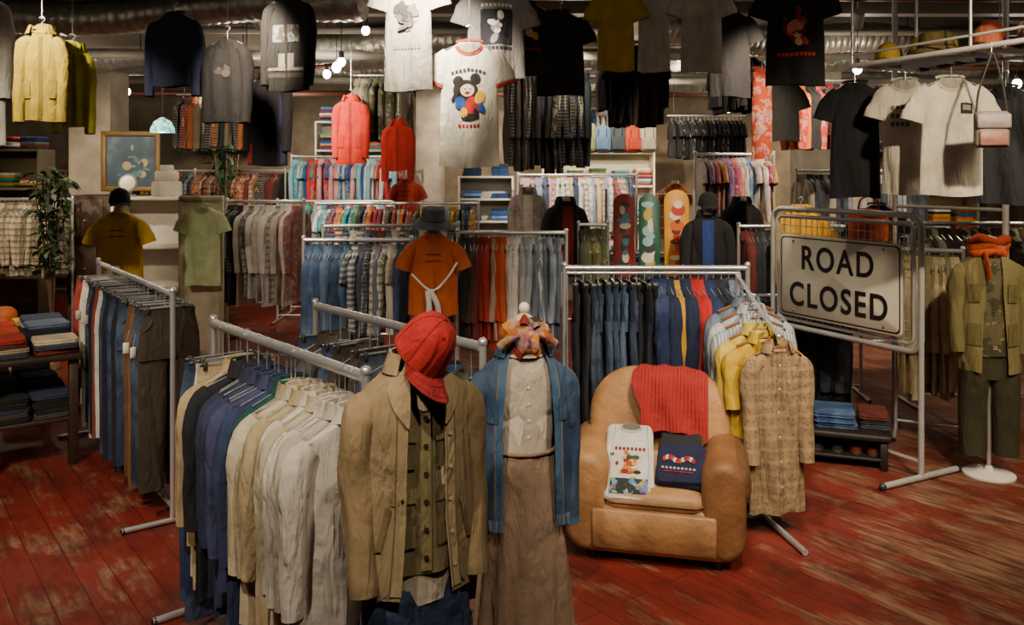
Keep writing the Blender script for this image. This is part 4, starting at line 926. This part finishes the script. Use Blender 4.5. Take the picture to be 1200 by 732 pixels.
# ---------------------------------------------------------------- tee mannequins
def tee_mannequin(name, x, y, z, rz, col, hat, hatcol, bag=False, jac=None, L=.6, W=.36, mat='fabric', head=True):
    e = top(name, x, y, 0, rz); f = MB(); dress_form(f, z, W=.3); f.obj('dress_form', e)
    mb = MB(); mb.M = T(0, 0, z)
    g = Gar(mb, W=W, L=L, th=.10, rip=.013, seed=R.randint(0, 999), slope=.5); g.body(col, mat, k=14, n=22)
    for s_ in (-1, 1): g.sleeve(s_, col, mat, 'short' if not jac else 'long', k=4, n=14, out=.03, rad=1.05)
    g.ell(0, 0, .08, .07, C(col)*.7, off=.004, a0=0, a1=180)
    if jac:
        g.collar(col, sc=1.2); g.patch(-.05, .05, .05, L-.02, jac, off=.006, nd=10)
    else:
        for j in range(2): g.patch(-.06, .06, .15+.05*j, .165+.05*j, C(col)*.4, off=.005)
    mb.obj('shirt', e)
    if head:
        mb = MB(); tube(mb, [(0, 0, z+.02), (0, 0, z+.08)], .04, 'd8c8b0', 'paint', n=12); ball(mb, 0, 0, z+.09, .06, .075, .07, 'd8c8b0', 'paint', 14, 10)
        mb.M = T(0, 0, z+(.10 if hat == 'bucket' else .07), rz=15, rx=0 if hat == 'cap' else 12)
        (bucket_hat if hat == 'bucket' else cap)(mb, hatcol); mb.obj('hat', e)
    if bag:
        mb = MB(); tube(mb, smoothpath([(-.16, -.13, z-.3), (-.02, -.145, z-.42), (.08, -.14, z-.36), (.18, -.1, z-.22)], 5), .008, 'e0dcd0', 'fabric')
        tube(mb, smoothpath([(-.04, -.15, z-.42), (-.03, -.16, z-.55), (-.05, -.15, z-.65)], 5), .02, 'd0ccc0', 'fabric', ry=.008)
        tube(mb, smoothpath([(-.02, -.15, z-.42), (.03, -.16, z-.52), (.04, -.15, z-.6)], 5), .02, 'c8c4bc', 'fabric', ry=.008); mb.obj('tied_sleeves', e)
tee_mannequin('dressed_mannequin', -.60, 6.5, 1.53, 5, 'b05010', 'bucket', '686c74', bag=True, L=.62)
tee_mannequin('dressed_mannequin', -3.31, 7.2, 1.66, 12, 'c8a00c', 'cap', '161c2c', L=.6)
tee_mannequin('dressed_mannequin', 1.72, 7.5, 1.62, -10, '0e1014', 'cap', '0e1014', jac='16306a', L=.7, W=.32)
tee_mannequin('dressed_mannequin', 2.15, 8.0, 1.72, 15, '101012', 'cap', '101010', jac='242220', L=.68, W=.3, head=False)
tee_mannequin('dressed_mannequin', .50, 8.0, 1.72, 10, '0e0e10', 'cap', '121214', jac='7a1814', L=.7, W=.3, head=False)
tee_mannequin('dressed_mannequin', 0.18, 9.6, 1.78, 0, 'a89888', 'cap', '8a3028', jac='d0c8b8', L=.6, W=.3, mat='print', head=False)
tee_mannequin('dressed_mannequin', 1.95, 10.2, 1.85, 0, 'b05818', 'cap', '3c2c20', L=.6, W=.3, mat='softprint', head=False)
tee_mannequin('dressed_mannequin', -1.3, 10.6, 1.9, 0, 'a83020', 'cap', '202020', L=.6, W=.3, head=False)

# skateboards on a grid
e = top('skateboard_display', 1.32, 8.1, 0, 0)
mb = MB()
for x in (-.42, .42): tube(mb, [(x, .06, 0), (x, .06, 1.82)], .013, CHROME, 'metal'); tube(mb, [(x, -.2, .015), (x, .3, .015)], .013, CHROME, 'metal')
for i in range(9): z = .9+i*.11; tube(mb, [(-.42, .06, z), (.42, .06, z)], .004, CHROME, 'metal', n=5)
for i in range(13): x = -.42+i*.07; tube(mb, [(x, .06, .9), (x, .06, 1.8)], .003, CHROME, 'metal', n=5)
mb.obj('grid_panel', e)
for i, (x, w_, h_, c, pal) in enumerate(((-.26, .2, .8, '8a2824', ('3890a8', 'e0d8c0', '202428', 'c84030')), (-.02, .2, .8, '245848', ('8ab8c8', 'd8d0b8', '183028', 'b8a040')), (.24, .24, .88, 'd09420', ('c03818', 'e8dcc0', '583010', 'd86020')))):
    mb = MB(); mb.M = T(x, -.02, 1.38, rx=86); r_ = random.Random(i+40)
    rbox(mb, 0, 0, 0, w_, h_, .012, c, 'paint', r=w_/2-.005, bev=.004, n=10)
    t_ = np.linspace(0, 2*math.pi, 16, endpoint=False)
    for q in range(13):
        yy = -.3+.6*q/12; a_ = r_.uniform(.02, w_*.34); b_ = r_.uniform(.02, .06); xx = r_.uniform(-.02, .02)
        loft(mb, [np.column_stack([xx+a_*s2*np.cos(t_), yy+b_*s2*np.sin(t_), np.full(16, .0125+.0006*q)]) for s2 in (1, .02)], r_.choice(pal), 'paint', cap=(0, 1))
    for yy in (-.26, .26):
        tube(mb, [(-.07, yy, -.03), (.07, yy, -.03)], .008, '909090', 'metal')
        for s_ in (-1, 1): tube(mb, [(s_*.06, yy, -.03), (s_*.09, yy, -.03)], .02, 'e0d8c8', 'plastic', n=12)
        rbox(mb, 0, yy, -.03, .04, .05, .03, '909090', 'metal')
    mb.obj('skateboard_%d' % (i+1), e)

# ---------------------------------------------------------------- shelves
def shelf_unit(name, x, y, w, zs, depth=.4, col='d8d0c0', stacks=True, pal=MULTI, rz=0, back=True):
    e = top(name, x, y, 0, rz); mb = MB(); ztop = zs[-1]
    for s_ in (-1, 1): rbox(mb, s_*(w/2-.015), 0, 0, .03, depth, ztop+.03, col, 'paint')
    for z in zs: rbox(mb, 0, 0, z, w-.06, depth-.01, .03, col, 'paint')
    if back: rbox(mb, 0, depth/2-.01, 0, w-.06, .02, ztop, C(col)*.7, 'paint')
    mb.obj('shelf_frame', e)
    if stacks:
        mb = MB()
        for i, z in enumerate(zs):
            gap = (zs[i+1]-z if i+1 < len(zs) else .35)-.08; n = int(w/.3)
            for k in range(n):
                m_ = max(1, int(gap/.035*R.uniform(.4, .95)))
                fold_stack(mb, -w/2+w*(k+.5)/n, -.02, z+.031, [R.choice(pal) for _ in range(min(m_, 8))], w=.24, d=.3)
        mb.obj('folded_clothes', e)
    return e
shelf_unit('white_shelf_unit', -3.72, 8.9, .75, [.3, .75, 1.2, 1.7], stacks=False, col='e4dfd2')
e = top('wicker_basket_tower', -3.6, 8.9, 1.73); mb = MB()
for (r_, z0, z1) in ((.15, 0, .16), (.12, .16, .27), (.07, .27, .33)): disc_lathe(mb, [(r_*.9, z0), (r_, z0+.02), (r_, z1-.02), (r_*.9, z1)], 0, 0, 'c8c2b2', 'knit', 24)
mb.obj('baskets', e)
mb = MB(); disc_lathe(mb, [(.08, 0), (.08, .02), (.01, .022)], 0, 0, '8a8478', 'paint'); mb.M = T(0, 0, .14, rx=80); disc_lathe(mb, [(.1, 0), (.1, .012), (.01, .014)], 0, 0, '605c54', 'paint'); disc_lathe(mb, [(.08, .012), (.08, .016), (.01, .017)], 0, 0, 'a8a498', 'metal'); mb.M = np.eye(4); tube(mb, [(0, 0, .02), (0, 0, .06)], .01, '404040', 'metal')
mb.obj('round_mirror', loc=(-3.98, 8.85, 1.73))
shelf_unit('display_shelf', -2.55, 13.6, 1.1, [.5, 1.2, 1.9, 2.3, 2.75], col='d8d0c0')
shelf_unit('display_shelf', -.35, 11.6, .75, [.8, 1.3, 1.6, 1.9], col='d8d0c0', pal=['2a4a80', '3868a0', '203858', '88a8c8'])
shelf_unit('display_shelf', 1.3, 13.0, 1.7, [.6, 1.2, 1.75, 2.25], col='e0d4bc')
shelf_unit('display_shelf', 5.4, 11.5, 1.6, [.6, 1.2, 1.75, 2.25], col='8a7a60')
shelf_unit('display_shelf', -6.9, 11.2, 1.6, [.6, 1.2, 1.75, 2.25], col='8a7a60')
e = top('backpack_display', 1.25, 12.7, 2.285); mb = MB()
for i, c in enumerate(('c8c0b0', 'b02820', 'b8b4a8', '888e60', '587898', '3c4850', 'b84020', 'a8a090')):
    hh_ = R.uniform(.36, .44); mb.M = T(-.8+i*.225, 0, 0, rz=R.uniform(-18, 18))
    rbox(mb, 0, .02, 0, .26, .15, hh_, c, 'fabric', r=.07, bev=.07, bs=4, puff=.025); rbox(mb, 0, -.075, .03, .19, .06, .18, C(c)*.75, 'fabric', r=.02, bev=.02, bs=2)
    for s_ in (-1, 1): tube(mb, [(s_*.06, -.06, hh_-.04), (s_*.065, -.075, .2)], .008, C(c)*.35, 'fabric', n=5)
mb.obj('backpacks', e)

e = top('display_board', -3.0, 8.25, 0, 4); mb = MB(); rbox(mb, 0, 0, .0, .42, .05, 1.76, 'c0b498', 'wood', r=.01, bev=.005)
for s_ in (-1, 1): rbox(mb, s_*.19, -.03, .02, .04, .02, 1.72, 'a89c80', 'wood')
rbox(mb, 0, -.03, 1.7, .42, .02, .05, 'a89c80', 'wood'); rbox(mb, 0, 0, 0, .44, .4, .03, 'a89c80', 'wood'); mb.obj('board', e)
hang('t_shirt', 'tee', -2.92, 8.05, 1.66, 'b4c08c', W=.32, L=.74, rail=0, rz=5)

e = top('framed_picture', -4.42, 9.9, 1.75, 6); mb = MB()
mb.M = T(0, 0, .36, rx=90); mb.add([(-.27, -.3, .005), (.27, -.3, .005), (.27, .3, .005), (-.27, .3, .005)], [(0, 1, 2, 3)], '206070', 'picture_art')
rr_ = random.Random(4); t_ = np.linspace(0, 6.283, 14, endpoint=False)
for k_ in range(26):
    x, y, a_, b_ = rr_.gauss(.03, .08), rr_.gauss(-.08, .1), rr_.uniform(.015, .06), rr_.uniform(.01, .05)
    loft(mb, [np.column_stack([x+a_*q*np.cos(t_), y+b_*q*np.sin(t_), np.full(14, .0065+.0002*k_)]) for q in (1, .05)], rr_.choice(['10303c', '2c5a60', '6a7a60', '183a28', '8a7a50', '203050', '0c1c20']), 'paint', cap=(0, 1))
for (x, y, w_, h_) in ((0, .32, .66, .06), (0, -.32, .66, .06), (-.3, 0, .06, .62), (.3, 0, .06, .62)): rbox(mb, x, y, -.01, w_, h_, .035, '644a1c', 'wood', r=.005, bev=.01)
mb.obj('picture', e)
mb = MB(); rbox(mb, 0, 0, 0, 1.3, .46, 1.72, '2a1c14', 'wood', r=.01, bev=.01)
for i in range(3):
    for j in range(3): rbox(mb, -.43+i*.43, -.24, .08+j*.55, .4, .02, .5, '38261a', 'wood', bev=.006); ball(mb, -.43+i*.43, -.26, .33+j*.55, .015, .015, .015, 'b09050', 'metal', 8, 6)
mb.obj('dark_wood_cabinet', loc=(-4.45, 10.0, 0)) 
e = top('stained_glass_lamp', -3.85, 9.4, 2.42); mb = MB(); disc_lathe(mb, [(.13, 0), (.125, .05), (.09, .12), (.03, .16), (.01, .17)], 0, 0, '30a0a0', 'stained_glass', 24); tube(mb, [(0, 0, .16), (0, 0, CZ-2.42)], .006, '302010', 'metal'); mb.obj('shade', e)
ld = bpy.data.lights.new('b', 'POINT'); ld.energy = 3; ld.color = (1, .9, .7); o = bpy.data.objects.new('bulb', ld); bpy.context.scene.collection.objects.link(o); o.parent = e; o.location = (0, 0, -.02)

def plant(x, y, h, n=60, s=.9):
    mb = MB(); disc_lathe(mb, [(.12, 0), (.15, .02), (.17, .3), (.16, .32), (.15, .3)], 0, 0, '7a4a30', 'concrete')
    for i in range(9):
        a = R.uniform(0, 6.28); r_ = R.uniform(.05, .2); tube(mb, smoothpath([(0, 0, .28), (r_*.4*math.cos(a), r_*.4*math.sin(a), h*.6), (r_*math.cos(a), r_*math.sin(a), h)], 4), .008, '4a3820', 'wood', n=5)
    for i in range(n*4):
        a = R.uniform(0, 6.28); r_ = R.uniform(.02, .18); z = R.uniform(h*.5, h*1.06); L_ = R.uniform(.1, .18)*s
        mb.M = T(r_*math.cos(a), r_*math.sin(a), z, rx=R.uniform(-50, 40), ry=R.uniform(-30, 30), rz=R.uniform(0, 360))
        u = np.linspace(0, 1, 5); wd = .03*np.sin(np.pi*np.clip(u, .05, .97))
        loft(mb, [np.column_stack([-wd, u*L_, -.05*u**2]), np.column_stack([0*wd, u*L_, -.05*u**2-.008]), np.column_stack([wd, u*L_, -.05*u**2])], R.choice(['1c3418', '243e1e', '142812', '30502a']), 'leaf', closed=False)
    return mb.obj('potted_plant', loc=(x, y, 0))
plant(-4.85, 9.0, 1.9, n=60, s=.8); plant(-3.45, 10.2, 2.2, n=36)

e = top('display_table', -3.55, 6.15, 0, -53); mb = MB()
rbox(mb, 0, 0, .72, 1.3, .6, .04, '3a2a20', 'wood'); rbox(mb, 0, 0, .3, 1.2, .55, .03, '3a2a20', 'wood')
for x in (-.58, .58):
    for y in (-.25, .25): rbox(mb, x, y, 0, .06, .06, .72, '3a2a20', 'wood')
mb.obj('table', e); mb = MB()
for i in range(4):
    for j in range(2):
        fold_stack(mb, -.47+i*.31, -.15+j*.3, .761, [R.choice(['1c2438', '7a2a24', '404450', 'a89880', '2a2a30', '5a3028']) for _ in range(R.randint(2, 4))]+[['d05818', 'd8a828', 'b03020', '30384c', 'c84818', '5a6a80', 'a82c20', 'd8c8a8'][i*2+j]], w=.27, d=.27)
        fold_stack(mb, -.47+i*.31, -.13+j*.26, .331, [R.choice(['1c2438', '4a4440', '202020', '303a50']) for _ in range(5)], w=.25, d=.24)
mb.obj('folded_clothes', e)
e = top('orange_armchair', -4.72, 7.55, 0, 30); mb = MB(); rbox(mb, 0, 0, .05, .6, .6, .35, 'c05818', 'leather', r=.15, bev=.08, bs=3, puff=.03); rbox(mb, 0, .25, .3, .6, .2, .45, 'c86420', 'leather', r=.1, bev=.08, bs=3)
for s_ in (-1, 1): rbox(mb, s_*.3, 0, .05, .14, .6, .48, 'c05818', 'leather', r=.07, bev=.06, bs=3)
mb.obj('chair_body', e)
mb = MB(); rbox(mb, 0, 0, 0, .3, .4, .4, 'a8845a', 'leather', r=.03, bev=.02, bs=2); tube(mb, smoothpath([(-.06, 0, .4), (0, 0, .44), (.06, 0, .4)], 4), .01, '503820', 'leather'); 
for z in (.1, .3): rbox(mb, 0, 0, z, .305, .405, .02, '6a4828', 'leather', r=.03, bev=.004)
mb.obj('suitcase', loc=(-4.0, 7.15, 0), rz=10)

# ---------------------------------------------------------------- camera
cam = bpy.data.cameras.new('camera'); co = bpy.data.objects.new('camera', cam); bpy.context.scene.collection.objects.link(co)
cam.sensor_width = 36; cam.lens = 30; cam.shift_y = -166/1200; cam.clip_start = .05
co.location = (0, 0, 2.0); co.rotation_euler = (math.radians(90), 0, 0)
bpy.context.scene.camera = co
